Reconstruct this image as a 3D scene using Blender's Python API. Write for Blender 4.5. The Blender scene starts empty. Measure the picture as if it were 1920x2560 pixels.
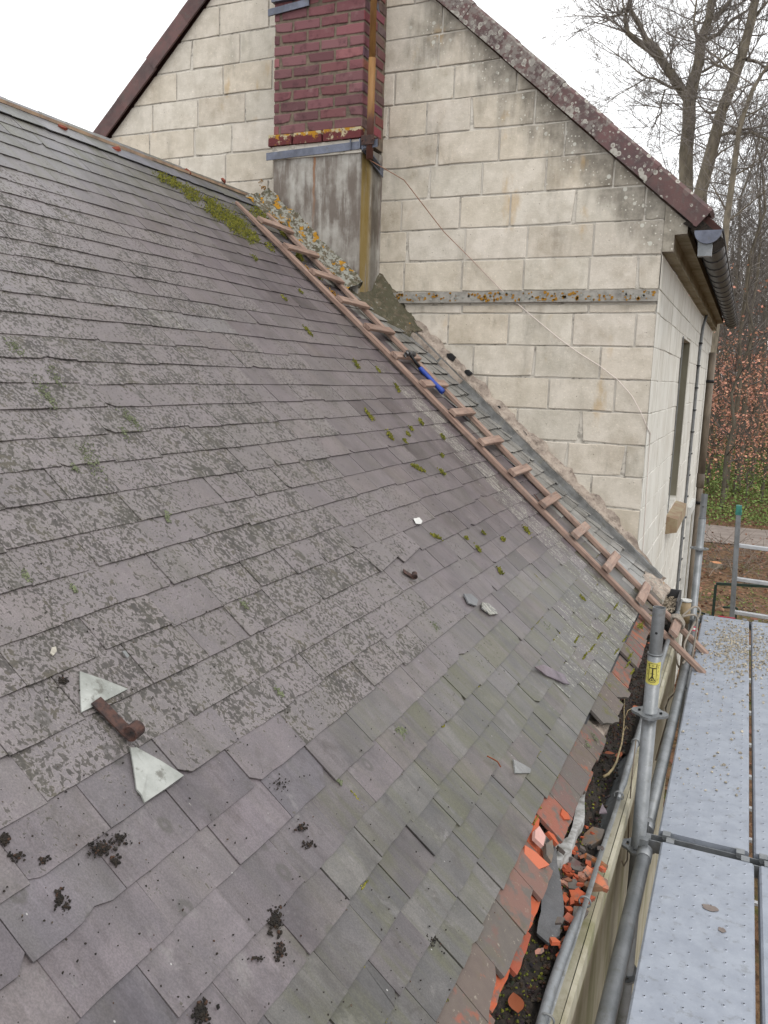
import bpy, math, random
from mathutils import Vector, Matrix, noise as mnoise
R = math.radians
S = bpy.context.scene
COL = S.collection
rnd = random.Random(7)

# ------------------------------------------------------------------ camera
CAM = Vector((0, 0, 1.55)); F = 2032.2
PIT, YAW, ROL = R(9.437), R(23.64), R(1.808)
FW = Vector((-math.sin(YAW)*math.cos(PIT), math.cos(YAW)*math.cos(PIT), -math.sin(PIT)))
_r = Vector((math.cos(YAW), math.sin(YAW), 0)); _u = _r.cross(FW)
RT = _r*math.cos(ROL)+_u*math.sin(ROL); UP = -_r*math.sin(ROL)+_u*math.cos(ROL)
cd = bpy.data.cameras.new('camera'); cam = bpy.data.objects.new('camera', cd); COL.objects.link(cam)
cam.matrix_world = Matrix(((RT.x, UP.x, -FW.x, CAM.x), (RT.y, UP.y, -FW.y, CAM.y), (RT.z, UP.z, -FW.z, CAM.z), (0, 0, 0, 1)))
cd.sensor_fit = 'VERTICAL'; cd.sensor_height = 36; cd.sensor_width = 27; cd.lens = 36*F/2560
cd.clip_start = .05; cd.clip_end = 2000
S.camera = cam

# ------------------------------------------------------------------ light
SUN_EL, SUN_AZ = R(52), R(128)          # azimuth clockwise from +Y
w = bpy.data.worlds.new('World'); S.world = w; w.use_nodes = True
nt = w.node_tree; nt.nodes.clear()
out = nt.nodes.new('ShaderNodeOutputWorld'); bg = nt.nodes.new('ShaderNodeBackground')
sky = nt.nodes.new('ShaderNodeTexSky'); sky.sky_type = 'NISHITA'; sky.sun_disc = False
sky.sun_elevation = SUN_EL; sky.sun_rotation = SUN_AZ; sky.air_density = 1.2; sky.dust_density = 3
tc = nt.nodes.new('ShaderNodeTexCoord'); cn = nt.nodes.new('ShaderNodeTexNoise')
cn.inputs['Scale'].default_value = 2.2; cn.inputs['Detail'].default_value = 5
cr = nt.nodes.new('ShaderNodeValToRGB')
cr.color_ramp.elements[0].position = .3; cr.color_ramp.elements[0].color = (.93, .945, .965, 1)
cr.color_ramp.elements[1].position = .7; cr.color_ramp.elements[1].color = (1, 1, 1, 1)
vm = nt.nodes.new('ShaderNodeVectorMath'); vm.operation = 'SCALE'; vm.inputs['Scale'].default_value = 12.5
mx = nt.nodes.new('ShaderNodeMix'); mx.data_type = 'RGBA'; mx.inputs[0].default_value = .9
L = nt.links
L.new(tc.outputs['Generated'], cn.inputs['Vector']); L.new(cn.outputs['Fac'], cr.inputs['Fac'])
L.new(cr.outputs['Color'], vm.inputs[0]); L.new(sky.outputs['Color'], mx.inputs[6]); L.new(vm.outputs[0], mx.inputs[7])
L.new(mx.outputs[2], bg.inputs['Color']); bg.inputs['Strength'].default_value = .1
L.new(bg.outputs[0], out.inputs[0])
sl = bpy.data.lights.new('sun', 'SUN'); so = bpy.data.objects.new('sun', sl); COL.objects.link(so)
sl.energy = .75; sl.angle = R(18); sl.color = (1, .965, .92)
sd = Vector((math.sin(SUN_AZ)*math.cos(SUN_EL), math.cos(SUN_AZ)*math.cos(SUN_EL), math.sin(SUN_EL)))
so.rotation_euler = sd.to_track_quat('Z', 'Y').to_euler(); so.location = (6, -6, 12)
S.view_settings.view_transform = 'Standard'; S.view_settings.look = 'None'
S.view_settings.exposure = .55; S.view_settings.gamma = 1
S.render.engine = 'CYCLES'
S.cycles.max_bounces = 6

# ------------------------------------------------------------------ tracing and mesh helpers
def at(px, py, ax, v):
    d = FW+RT*((px-960)/F)-UP*((py-1280)/F)
    return CAM+d*((v-CAM[ax])/d[ax])
TH = math.atan(.86); ES = Vector((-math.cos(TH), 0, math.sin(TH))); NR = Vector((math.sin(TH), 0, math.cos(TH)))
EX = -.455; E0 = Vector((EX, 0, -.86*EX-.11))
SR = (3.345+EX)/math.cos(TH)            # slope length to the ridge
def roof(s, y, h=0): return E0+ES*s+NR*h+Vector((0, y, 0))
def rpx(px, py, h=0):
    d = FW+RT*((px-960)/F)-UP*((py-1280)/F); o = E0+NR*h
    p = CAM+d*(NR.dot(o-CAM)/NR.dot(d)); return p
def rsy(px, py):
    p = rpx(px, py); return ((EX-p.x)/math.cos(TH), p.y)
def pix(P):
    d = Vector(P)-CAM; z = d.dot(FW); return 960+F*d.dot(RT)/z, 1280-F*d.dot(UP)/z
def lin(r, g, b, k=1.0):
    f = lambda c: (c/255/12.92 if c/255 <= .04045 else ((c/255+.055)/1.055)**2.4)*k
    return (f(r), f(g), f(b))
def ss(a, b, x):
    t = max(0, min(1, (x-a)/(b-a))); return t*t*(3-2*t)
def interp(x, tab):
    if x <= tab[0][0]: return tab[0][1]
    for (a, va), (b, vb) in zip(tab, tab[1:]):
        if x <= b: return va+(vb-va)*(x-a)/(b-a)
    return tab[-1][1]

class MB:
    def __init__(s): s.v = []; s.f = []; s.m = []; s.c = []; s.k = []; s.uv = []; s.col = (1, 1, 1, 1); s.mask = (0, 0, 0, 1); s.mi = 0; s.smooth = []
    def add(s, vs, fs, mi=None, sm=False, uvs=None):
        o = len(s.v); s.v += [tuple(p) for p in vs]
        s.c += [s.col]*len(vs); s.k += [s.mask]*len(vs)
        s.uv += uvs if uvs else [(0, 0)]*len(vs)
        for f in fs:
            s.f.append([i+o for i in f]); s.m.append(s.mi if mi is None else mi); s.smooth.append(sm)
    def box(s, lo, hi, jit=0):
        (a, b, c), (d, e, f) = lo, hi
        vs = [(x, y, z) for x in (a, d) for y in (b, e) for z in (c, f)]
        if jit: vs = [tuple(q+rnd.uniform(-jit, jit) for q in p) for p in vs]
        s.add(vs, [(0, 1, 3, 2), (4, 6, 7, 5), (0, 4, 5, 1), (2, 3, 7, 6), (0, 2, 6, 4), (1, 5, 7, 3)])
    def obox(s, c, ax, ay, az, jit=0, ch=0):
        """box from centre and three half-axis vectors; ch chamfers the long edges"""
        c, ax, ay, az = Vector(c), Vector(ax), Vector(ay), Vector(az)
        if not ch:
            vs = [c+ax*i+ay*j+az*k+Vector([rnd.uniform(-jit, jit) for _ in '123']) for i in (-1, 1) for j in (-1, 1) for k in (-1, 1)]
            s.add(vs, [(0, 1, 3, 2), (4, 6, 7, 5), (0, 4, 5, 1), (2, 3, 7, 6), (0, 2, 6, 4), (1, 5, 7, 3)]); return
        # long axis = ax, octagonal section
        p = 1-ch/ay.length; q = 1-ch/az.length
        ring = [(p, 1), (1, q), (1, -q), (p, -1), (-p, -1), (-1, -q), (-1, q), (-p, 1)]
        vs = [c+ax*i+ay*a+az*b for i in (-1, 1) for a, b in ring]
        fs = [(k, k+8, (k+1) % 8+8, (k+1) % 8) for k in range(8)]+[tuple(range(8)), tuple(range(15, 7, -1))]
        s.add(vs, fs)
    def tube(s, pts, r, n=8, cap=True, sm=True, closed=False):
        pts = [Vector(p) for p in pts]; N = len(pts)
        rs = r if isinstance(r, (list, tuple)) else [r]*N
        vs = []; fs = []; ref = None
        for i, p in enumerate(pts):
            t = (pts[min(i+1, N-1)]-pts[max(i-1, 0)])
            if t.length < 1e-9: t = Vector((0, 0, 1))
            t.normalize()
            if ref is None or abs(ref.dot(t)) > .98: ref = Vector((0, 0, 1)) if abs(t.z) < .9 else Vector((1, 0, 0))
            a = t.cross(ref).normalized(); b = a.cross(t); ref = b.copy() if False else ref
            vs += [p+(a*math.cos(2*math.pi*k/n)+b*math.sin(2*math.pi*k/n))*rs[i] for k in range(n)]
        for i in range(N-1):
            fs += [(i*n+k, i*n+(k+1) % n, (i+1)*n+(k+1) % n, (i+1)*n+k) for k in range(n)]
        s.add(vs, fs, sm=sm)
        if cap:
            o = len(s.v)-len(vs)
            for ring in (list(range(n-1, -1, -1)), list(range((N-1)*n, N*n))):
                s.f.append([o+i for i in ring]); s.m.append(s.mi); s.smooth.append(False)
    def prism(s, poly, d, mi=None):
        """closed polygon (3-D points) pushed along vector d"""
        n = len(poly); d = Vector(d); p = [Vector(q) for q in poly]
        s.add(p+[q+d for q in p], [tuple(range(n-1, -1, -1)), tuple(range(n, 2*n))]+[(k, (k+1) % n, (k+1) % n+n, k+n) for k in range(n)], mi)
    def extrude_y(s, prof, y0, y1, n=1, wob=0, closed=False, sm=False):
        m = len(prof); vs = []; fs = []
        for i in range(n+1):
            y = y0+(y1-y0)*i/n
            dx = wob*mnoise.noise((y*1.7, 3.1, 0)); dz = wob*mnoise.noise((y*1.3, 9.1, 0))
            vs += [(x+dx, y, z+dz) for x, z in prof]
        e = m if closed else m-1
        for i in range(n):
            fs += [(i*m+k, i*m+(k+1) % m, (i+1)*m+(k+1) % m, (i+1)*m+k) for k in range(e)]
        s.add(vs, fs, sm=sm)
        if closed: s.add(vs[:m], [tuple(range(m))]); s.add(vs[-m:], [tuple(range(m-1, -1, -1))])
    def rock(s, c, r, flat=.6, nrm=None):
        """small irregular chip"""
        c = Vector(c); n = rnd.randint(5, 7)
        q = Vector((rnd.uniform(-1, 1), rnd.uniform(-1, 1), rnd.uniform(.3, 1) if nrm is None else 0))
        if nrm is not None: q = Vector(nrm)+q*.5
        q.normalize(); a = q.orthogonal().normalized(); b = q.cross(a)
        t0 = rnd.uniform(0, 6); ring = []
        for k in range(n):
            t = t0+2*math.pi*k/n; rr = r*rnd.uniform(.6, 1.15)
            ring.append(a*math.cos(t)*rr+b*math.sin(t)*rr*rnd.uniform(.7, 1))
        h = q*r*flat*.5
        vs = [c+p*1.0-h for p in ring]+[c+p*rnd.uniform(.6, .95)+h*rnd.uniform(.6, 1.2) for p in ring]
        s.add(vs, [tuple(range(n-1, -1, -1)), tuple(range(n, 2*n))]+[(k, (k+1) % n, (k+1) % n+n, k+n) for k in range(n)])
    def leafq(s, c, size, asp=.6, droop=0):
        c = Vector(c); d = Vector((rnd.gauss(0, 1), rnd.gauss(0, 1), rnd.gauss(0, .5))).normalized()
        e = d.orthogonal().normalized(); e.rotate(Matrix.Rotation(rnd.uniform(0, 6.28), 3, d))
        s.add([c-d*size*.5, c+e*size*asp*.5, c+d*size*.5, c-e*size*asp*.5], [(0, 1, 2, 3)])
    def build(s, name, mats, parent=None, kind=None):
        me = bpy.data.meshes.new(name); me.from_pydata(s.v, [], s.f)
        mats = mats if isinstance(mats, (list, tuple)) else [mats]
        for m in mats: me.materials.append(m)
        me.polygons.foreach_set('material_index', s.m)
        me.polygons.foreach_set('use_smooth', s.smooth)
        a = me.color_attributes.new('tint', 'FLOAT_COLOR', 'POINT'); a.data.foreach_set('color', [q for c in s.c for q in c])
        a = me.color_attributes.new('mask', 'FLOAT_COLOR', 'POINT'); a.data.foreach_set('color', [q for c in s.k for q in c])
        ul = me.uv_layers.new(name='UVMap')
        ul.data.foreach_set('uv', [q for l in me.loops for q in s.uv[l.vertex_index]])
        me.update()
        o = bpy.data.objects.new(name, me); COL.objects.link(o)
        if parent is not None:
            o.parent = parent
            if parent.type == 'EMPTY': o.location = -Vector(parent.location)
        if kind: o['kind'] = kind
        return o
def tag(o, label, cat, group=None, kind=None):
    o['label'] = label; o['category'] = cat
    if group: o['group'] = group
    if kind: o['kind'] = kind
    return o
def thing(name, label, cat, loc=(0, 0, 0), group=None):
    o = bpy.data.objects.new(name, None); COL.objects.link(o); o.location = loc; o.empty_display_size = .1
    return tag(o, label, cat, group)
def copy_thing(root, loc, label=None):
    r = root.copy(); COL.objects.link(r); r.location = loc
    if label: r['label'] = label
    for ch in list(root.children):
        c = ch.copy(); COL.objects.link(c); c.parent = r
        for g in ch.children:
            d = g.copy(); COL.objects.link(d); d.parent = c
    return r

# ------------------------------------------------------------------ material helpers
class NG:
    def __init__(s, name, rough=.8, metal=0, spec=.5):
        s.m = bpy.data.materials.new(name); s.m.use_nodes = True; s.t = s.m.node_tree
        s.b = s.t.nodes['Principled BSDF']; s.b.inputs['Roughness'].default_value = rough
        s.b.inputs['Metallic'].default_value = metal; s.b.inputs['Specular IOR Level'].default_value = spec
        s.cache = {}
    def node(s, t): return s.t.nodes.new(t)
    def link(s, a, b): s.t.links.new(a, b)
    def setin(s, inp, v):
        if hasattr(v, 'is_linked') or hasattr(v, 'links'): s.link(v, inp)
        elif isinstance(v, (tuple, list)) and inp.type == 'RGBA': inp.default_value = (*v[:3], 1)
        else: inp.default_value = v
    def obj(s):
        if 'o' not in s.cache: s.cache['o'] = s.node('ShaderNodeTexCoord').outputs['Object']
        return s.cache['o']
    def uv(s):
        if 'u' not in s.cache: s.cache['u'] = s.node('ShaderNodeTexCoord').outputs['UV']
        return s.cache['u']
    def attr(s, n):
        if n not in s.cache:
            a = s.node('ShaderNodeAttribute'); a.attribute_name = n; s.cache[n] = a
        return s.cache[n].outputs['Color']
    def attr_a(s, n): s.attr(n); return s.cache[n].outputs['Alpha']
    def sep(s, v):
        n = s.node('ShaderNodeSeparateXYZ'); s.link(v, n.inputs[0]); return n.outputs
    def comb(s, x, y, z):
        n = s.node('ShaderNodeCombineXYZ')
        for i, q in enumerate((x, y, z)): s.setin(n.inputs[i], q)
        return n.outputs[0]
    def mapv(s, v, scale=(1, 1, 1), loc=(0, 0, 0)):
        n = s.node('ShaderNodeMapping'); s.link(v, n.inputs[0]); n.inputs['Scale'].default_value = scale; n.inputs['Location'].default_value = loc
        return n.outputs[0]
    def noise(s, scale, detail=3, rough=.55, vec=None, dist=0, col=False):
        n = s.node('ShaderNodeTexNoise'); s.link(vec if vec is not None else s.obj(), n.inputs['Vector'])
        n.inputs['Scale'].default_value = scale; n.inputs['Detail'].default_value = detail; n.inputs['Roughness'].default_value = rough; n.inputs['Distortion'].default_value = dist
        return n.outputs['Color' if col else 'Fac']
    def voro(s, scale, vec=None, feat='F1', out='Distance', rand=1):
        n = s.node('ShaderNodeTexVoronoi'); n.feature = feat; s.link(vec if vec is not None else s.obj(), n.inputs['Vector'])
        n.inputs['Scale'].default_value = scale; n.inputs['Randomness'].default_value = rand
        return n.outputs[out]
    def ramp(s, fac, stops, interp='LINEAR'):
        n = s.node('ShaderNodeValToRGB'); s.link(fac, n.inputs[0]); e = n.color_ramp.elements; n.color_ramp.interpolation = interp
        while len(e) < len(stops): e.new(.5)
        for el, (p, c) in zip(e, stops):
            el.position = p; el.color = (c, c, c, 1) if isinstance(c, (int, float)) else (*c, 1)
        return n.outputs[0]
    def mix(s, a, b, fac, mode='MIX'):
        n = s.node('ShaderNodeMix'); n.data_type = 'RGBA'; n.blend_type = mode; n.clamp_factor = True
        s.setin(n.inputs[0], fac); s.setin(n.inputs[6], a); s.setin(n.inputs[7], b); return n.outputs[2]
    def math(s, op, a, b=0, c=None, clamp=False):
        n = s.node('ShaderNodeMath'); n.operation = op; n.use_clamp = clamp; s.setin(n.inputs[0], a); s.setin(n.inputs[1], b)
        if c is not None: s.setin(n.inputs[2], c)
        return n.outputs[0]
    def smooth(s, v, a, b):
        n = s.node('ShaderNodeMapRange'); n.interpolation_type = 'SMOOTHSTEP'; s.setin(n.inputs[0], v)
        n.inputs[1].default_value = a; n.inputs[2].default_value = b; return n.outputs[0]
    def bump(s, h, strength=.4, dist=.01, prev=None):
        n = s.node('ShaderNodeBump'); n.inputs['Strength'].default_value = strength; n.inputs['Distance'].default_value = dist
        s.link(h, n.inputs['Height'])
        if prev is not None: s.link(prev, n.inputs['Normal'])
        return n.outputs[0]
    def done(s, col=None, bump=None, rough=None):
        if col is not None: s.setin(s.b.inputs['Base Color'], col)
        if bump is not None: s.link(bump, s.b.inputs['Normal'])
        if rough is not None: s.setin(s.b.inputs['Roughness'], rough)
        return s.m
MAT = {}
def simple(name, c1, c2, scale=20, rough=.8, metal=0, bump=.2, bdist=.004, detail=5, tint=False, stretch=None, spec=.4):
    g = NG(name, rough, metal, spec)
    v = g.mapv(g.obj(), stretch) if stretch else g.obj()
    n = g.noise(scale, detail, .6, v)
    c = g.mix(c1, c2, g.smooth(n, .35, .68))
    if tint: c = g.mix(c, g.attr('tint'), 1, 'MULTIPLY')
    MAT[name] = g.done(c, g.bump(g.noise(scale*3, 4, .6, v), bump, bdist)); return MAT[name]

# --- slates: tint = own colour of the slate, mask = (blotches, green, pale crust)
def m_slate():
    g = NG('slate', .55, 0, .5)
    u = g.sep(g.uv()); rz = g.attr_a('tint')
    v = g.comb(u[0], g.math('MULTIPLY', u[1], .72), g.math('MULTIPLY', rz, 3.0))
    vs = g.comb(u[0], g.math('MULTIPLY', u[1], .16), g.math('MULTIPLY', rz, 5.0))
    k = g.sep(g.attr('mask'))
    base = g.attr('tint')
    cloud = g.noise(9, 4, .6, v)
    c = g.mix(base, (1.22, 1.2, 1.2), 1, 'MULTIPLY')
    c = g.mix(g.mix(base, (.8, .8, .82), 1, 'MULTIPLY'), c, g.smooth(cloud, .33, .68))
    strk = g.noise(38, 4, .65, vs)
    c = g.mix(c, g.mix(c, (.78, .76, .76), 1, 'MULTIPLY'), g.smooth(strk, .5, .68))
    c = g.mix(c, g.mix(c, (1.2, 1.2, 1.22), 1, 'MULTIPLY'), g.smooth(g.noise(60, 4, .6, vs), .58, .72))
    # broad damp stains and smudges
    st = g.noise(4.2, 6, .66, g.comb(u[0], g.math('MULTIPLY', u[1], .6), 0))
    c = g.mix(c, g.mix(c, (.74, .72, .7), 1, 'MULTIPLY'), g.smooth(st, .5, .64))
    sm = g.noise(17, 6, .7, v, .6)
    c = g.mix(c, g.mix(c, (.7, .68, .64), 1, 'MULTIPLY'), g.math('MULTIPLY', g.smooth(sm, .55, .68), .8))
    c = g.mix(c, lin(150, 146, 144, .58), g.math('MULTIPLY', g.smooth(g.noise(13, 6, .7, g.mapv(v, loc=(5, 2, 0)), .4), .58, .7), .45))
    # dark crustose lichen: amoeba blotches, light between them
    sel = g.smooth(g.noise(5, 3, .5, g.mapv(v, loc=(3, 1, 0))), .42, .58)
    bl = g.math('ADD', g.math('MULTIPLY', g.noise(125, 5, .58, v, .5), sel), g.math('MULTIPLY', g.noise(86, 6, .6, v, .7), g.math('SUBTRACT', 1, sel)))
    bl2 = g.noise(11, 4, .6, v)
    f = g.math('ADD', bl, g.math('MULTIPLY', g.math('SUBTRACT', bl2, .5), .34))
    f = g.math('ADD', f, g.math('MULTIPLY', g.math('SUBTRACT', k[0], 1), .24))
    dk = g.smooth(f, .472, .518); core = g.smooth(f, .49, .59)
    rim = g.math('MULTIPLY', g.smooth(f, .42, .463), g.math('SUBTRACT', 1, dk))
    dkc = g.mix(lin(104, 99, 93, .52), lin(80, 76, 72, .5), core)
    dkc = g.mix(dkc, lin(98, 92, 78, .52), g.smooth(g.noise(24, 4, .6, v), .52, .66))
    lt = g.mix(c, lin(146, 139, 138, .62), g.math('MULTIPLY', k[0], .5))
    lt = g.mix(lt, lin(160, 152, 150, .62), g.math('MULTIPLY', g.math('MULTIPLY', rim, k[0]), .4))
    c = g.mix(lt, dkc, g.math('MULTIPLY', dk, g.math('ADD', .62, g.math('MULTIPLY', bl2, .5)), None, True))
    # ring lichens
    vd = g.voro(13, v); rr = g.voro(13, v, out='Color')
    wv = g.math('ADD', vd, g.math('MULTIPLY', g.noise(60, 3, .6, v), .1))
    ring = g.math('MULTIPLY', g.smooth(wv, .13, .18), g.smooth(wv, .3, .22))
    gate = g.smooth(g.sep(rr)[0], .74, .78)
    ring = g.math('MULTIPLY', ring, gate)
    c = g.mix(c, lin(88, 84, 80, .6), g.math('MULTIPLY', ring, .75))
    gm = g.smooth(g.math('ADD', g.noise(7, 6, .68, vs), g.math('MULTIPLY', g.math('SUBTRACT', k[1], 1), .2)), .42, .6)
    c = g.mix(c, g.mix(lin(92, 88, 82, .5), lin(84, 82, 70, .5), g.noise(40, 3)), g.math('MULTIPLY', gm, .62))
    # green algae film
    gn = g.noise(14, 5, .65, vs)
    gf = g.math('MULTIPLY', g.smooth(gn, .42, .66), k[1])
    c = g.mix(c, lin(112, 113, 74, .55), g.math('MULTIPLY', gf, .62))
    # pale crust specks
    pn = g.noise(70, 5, .7, vs); pn2 = g.noise(110, 4, .7, v)
    pf = g.math('ADD', pn, g.math('MULTIPLY', g.math('SUBTRACT', k[2], 1), .28))
    c = g.mix(c, lin(186, 184, 172, .6), g.math('MULTIPLY', g.smooth(g.math('MULTIPLY', g.math('ADD', pf, pn2), .5), .52, .58), .9))
    sp = g.voro(34, v); c = g.mix(c, lin(190, 188, 185, .6), g.math('MULTIPLY', g.smooth(sp, .07, .03), g.smooth(g.sep(g.voro(34, v, out='Color'))[1], .8, .85)))
    gr = g.noise(330, 3, .7, v); c = g.mix(g.mix(c, (.84, .84, .84), 1, 'MULTIPLY'), g.mix(c, (1.16, 1.15, 1.15), 1, 'MULTIPLY'), g.smooth(gr, .35, .65))
    h = g.math('ADD', g.math('MULTIPLY', g.noise(30, 6, .65, vs), .6), g.math('MULTIPLY', dk, .25))
    h = g.math('ADD', h, g.math('MULTIPLY', g.noise(220, 4, .7, v), .35))
    MAT['slate'] = g.done(c, g.bump(h, .4, .002), g.math('ADD', g.math('ADD', .38, g.math('MULTIPLY', cloud, .16)), g.math('MULTIPLY', dk, .3)))
m_slate()
# --- concrete blocks of the gable (world coordinates): tint = each block
def m_block():
    g = NG('block_stone', .9, 0, .2); o = g.obj(); p = g.sep(o)
    c = g.attr('tint')
    dd = g.smooth(g.noise(3.3, 6, .68, g.mapv(o, (1, 1, .8), (11, 0, 4))), .5, .72)
    c = g.mix(c, g.mix(c, (.8, .775, .74), 1, 'MULTIPLY'), dd)
    n = g.noise(9, 6, .66)
    c = g.mix(g.mix(c, (.86, .845, .81), 1, 'MULTIPLY'), g.mix(c, (1.08, 1.07, 1.06), 1, 'MULTIPLY'), g.smooth(n, .3, .7))
    gr = g.noise(85, 5, .8)
    c = g.mix(c, g.mix(c, (.66, .65, .63), 1, 'MULTIPLY'), g.smooth(gr, .56, .74))
    c = g.mix(c, g.mix(c, (1.25, 1.24, 1.22), 1, 'MULTIPLY'), g.smooth(g.noise(62, 4, .75, g.mapv(o, loc=(3, 0, 1))), .58, .68))
    pv = g.voro(36); pg = g.sep(g.voro(36, out='Color'))
    pit = g.math('MULTIPLY', g.smooth(pv, .13, .06), g.smooth(pg[0], .86, .9))
    c = g.mix(c, lin(96, 90, 82, .6), g.math('MULTIPLY', pit, .8))
    # grey weathering that follows the verge (distance under the right slope) and hangs in streaks
    e = g.math('ADD', g.math('MULTIPLY', p[0], .875), p[2])        # = 2.167 on the verge line
    dv = g.math('SUBTRACT', 2.167, e)
    st = g.noise(5, 5, .62, g.mapv(o, (1.6, 1, .35)))
    big = g.noise(2.1, 3, .55, g.mapv(o, (1, 1, .8), (4.3, 0, 1.7)))
    near = g.smooth(dv, .62, .02)
    zone = g.math('MULTIPLY', g.smooth(p[0], -1.75, -1.2), g.smooth(p[2], 2.25, 2.55))
    wx = g.math('ADD', g.math('MULTIPLY', near, .16), g.math('MULTIPLY', zone, g.math('MULTIPLY', near, .16)))
    sf = g.smooth(g.math('ADD', g.math('ADD', g.math('MULTIPLY', st, .6), g.math('MULTIPLY', big, .4)), wx), .53, .75)
    c = g.mix(c, g.mix(lin(168, 162, 150, .74), lin(118, 112, 102, .62), g.smooth(g.noise(13, 5, .65), .35, .65)), g.math('MULTIPLY', sf, .75))
    # ochre stains
    oc = g.smooth(g.noise(4.5, 4, .6, g.mapv(o, (1, 1, .45), (7.7, 0, 2.2))), .62, .74)
    c = g.mix(c, lin(196, 160, 100, .75), g.math('MULTIPLY', oc, .5))
    # pale lichen dots in the weathered zone
    vd = g.voro(46); vg = g.sep(g.voro(46, out='Color'))
    dots = g.math('MULTIPLY', g.smooth(vd, .24, .17), g.smooth(g.math('ADD', vg[0], g.math('MULTIPLY', sf, .55)), 1.0, 1.12))
    c = g.mix(c, lin(215, 212, 200, .85), dots)
    vd = g.voro(17, g.mapv(o, loc=(1.3, 0, .7))); vg = g.sep(g.voro(17, g.mapv(o, loc=(1.3, 0, .7)), out='Color'))
    dots = g.math('MULTIPLY', g.smooth(vd, .25, .2), g.smooth(g.math('ADD', vg[0], g.math('MULTIPLY', sf, .4)), 1.06, 1.16))
    c = g.mix(c, lin(205, 203, 192, .8), dots)
    h = g.math('ADD', g.math('MULTIPLY', gr, .7), g.math('MULTIPLY', g.noise(45, 5, .65), .7))
    h = g.math('SUBTRACT', h, g.math('MULTIPLY', pit, .8))
    MAT['block'] = g.done(c, g.bump(h, .55, .005))
m_block()
def m_mortar():
    g = NG('mortar', .95, 0, .1); o = g.obj()
    c = g.mix(lin(212, 206, 195, .9), lin(197, 190, 178, .84), g.smooth(g.noise(7, 5, .65), .4, .75))
    c = g.mix(c, lin(120, 114, 104, .6), g.math('MULTIPLY', g.smooth(g.noise(14, 5, .7), .54, .66), .5))
    MAT['mortar'] = g.done(c, g.bump(g.noise(90, 5, .7), .7, .006))
m_mortar()
def m_cream(name, c0, c1, streak, green):
    g = NG(name, .88, 0, .2); o = g.obj(); p = g.sep(o)
    c = g.mix(c0, c1, g.smooth(g.noise(3, 4, .6), .35, .7))
    sv = g.mapv(o, (5, 5, .35)); s = g.noise(4, 5, .6, sv)
    c = g.mix(c, streak, g.math('MULTIPLY', g.smooth(s, .5, .72), .55))
    if green: c = g.mix(c, lin(134, 134, 88, .6), g.math('MULTIPLY', g.smooth(g.noise(2.3, 5, .65, g.mapv(o, (2, 2, .5), (0, 1.1, 0))), .5, .68), green))
    c = g.mix(c, g.attr('tint'), 1, 'MULTIPLY')
    MAT[name] = g.done(c, g.bump(g.noise(70, 5, .65), .35, .003))
m_cream('side_render', lin(226, 224, 216, .78), lin(214, 210, 200, .76), lin(172, 164, 146, .62), 0)
m_cream('fascia_paint', lin(206, 200, 180, .62), lin(178, 170, 146, .6), lin(150, 140, 112, .55), .6)
m_cream('cornice_stone', lin(196, 188, 166, .62), lin(164, 154, 130, .6), lin(120, 112, 92, .55), .15)
def m_cement():
    g = NG('plinth_cement', .9, 0, .2); o = g.obj(); p = g.sep(o)
    c = g.mix(lin(190, 187, 180, .74), lin(166, 161, 153, .7), g.smooth(g.noise(6, 5, .6), .35, .65))
    sv = g.mapv(o, (9, 9, .9)); s = g.noise(1.6, 6, .62, sv, .5)
    c = g.mix(c, lin(122, 110, 101, .62), g.math('MULTIPLY', g.smooth(g.math('ADD', g.math('MULTIPLY', s, .4), g.math('MULTIPLY', g.noise(3.2, 5, .6, g.mapv(o, (1.6, 1.6, 1), loc=(2.2, 0, .3))), .6)), .44, .57), .85))
    c = g.mix(c, lin(198, 196, 190, .7), g.math('MULTIPLY', g.smooth(g.noise(5, 4, .6, g.mapv(o, (6, 6, .7), (3, 0, 0))), .56, .7), .55))
    wob = g.math('ADD', p[0], g.math('MULTIPLY', g.math('SUBTRACT', g.noise(12, 3), .5), .03))
    rust = g.math('MULTIPLY', g.smooth(g.math('ABSOLUTE', g.math('ADD', wob, 2.905)), .013, .004), g.smooth(p[2], 2.4, 3.05))
    c = g.mix(c, lin(168, 110, 62, .6), g.math('MULTIPLY', rust, .7))
    yel = g.math('MULTIPLY', g.smooth(p[1], 5.24, 5.27), g.smooth(p[1], 5.46, 5.36))
    yel = g.math('MULTIPLY', yel, g.smooth(g.noise(3, 4, .6, g.mapv(o, (3, 6, .6))), .28, .48))
    c = g.mix(c, lin(158, 132, 62, .6), g.math('MULTIPLY', yel, .85))
    dk = g.math('MULTIPLY', g.smooth(p[1], 5.4, 5.45), g.smooth(p[1], 5.56, 5.5))
    c = g.mix(c, lin(98, 90, 78, .55), g.math('MULTIPLY', dk, .6))
    MAT['cement'] = g.done(c, g.bump(g.noise(60, 5, .65), .4, .004))
m_cement()
def m_brick():
    g = NG('red_brick', .85, 0, .2); c = g.attr('tint')
    c = g.mix(c, g.mix(c, (.62, .6, .62), 1, 'MULTIPLY'), g.smooth(g.noise(14, 5, .6), .5, .72))
    c = g.mix(c, lin(178, 140, 140, .5), g.math('MULTIPLY', g.smooth(g.noise(9, 4, .65, g.mapv(g.obj(), loc=(5, 2, 1))), .56, .75), .55))
    MAT['brick'] = g.done(c, g.bump(g.noise(110, 4, .7), .5, .004))
m_brick()
simple('brick_joint', lin(138, 122, 106, .66), lin(112, 100, 88, .62), 25, .95, bump=.6)
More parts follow.
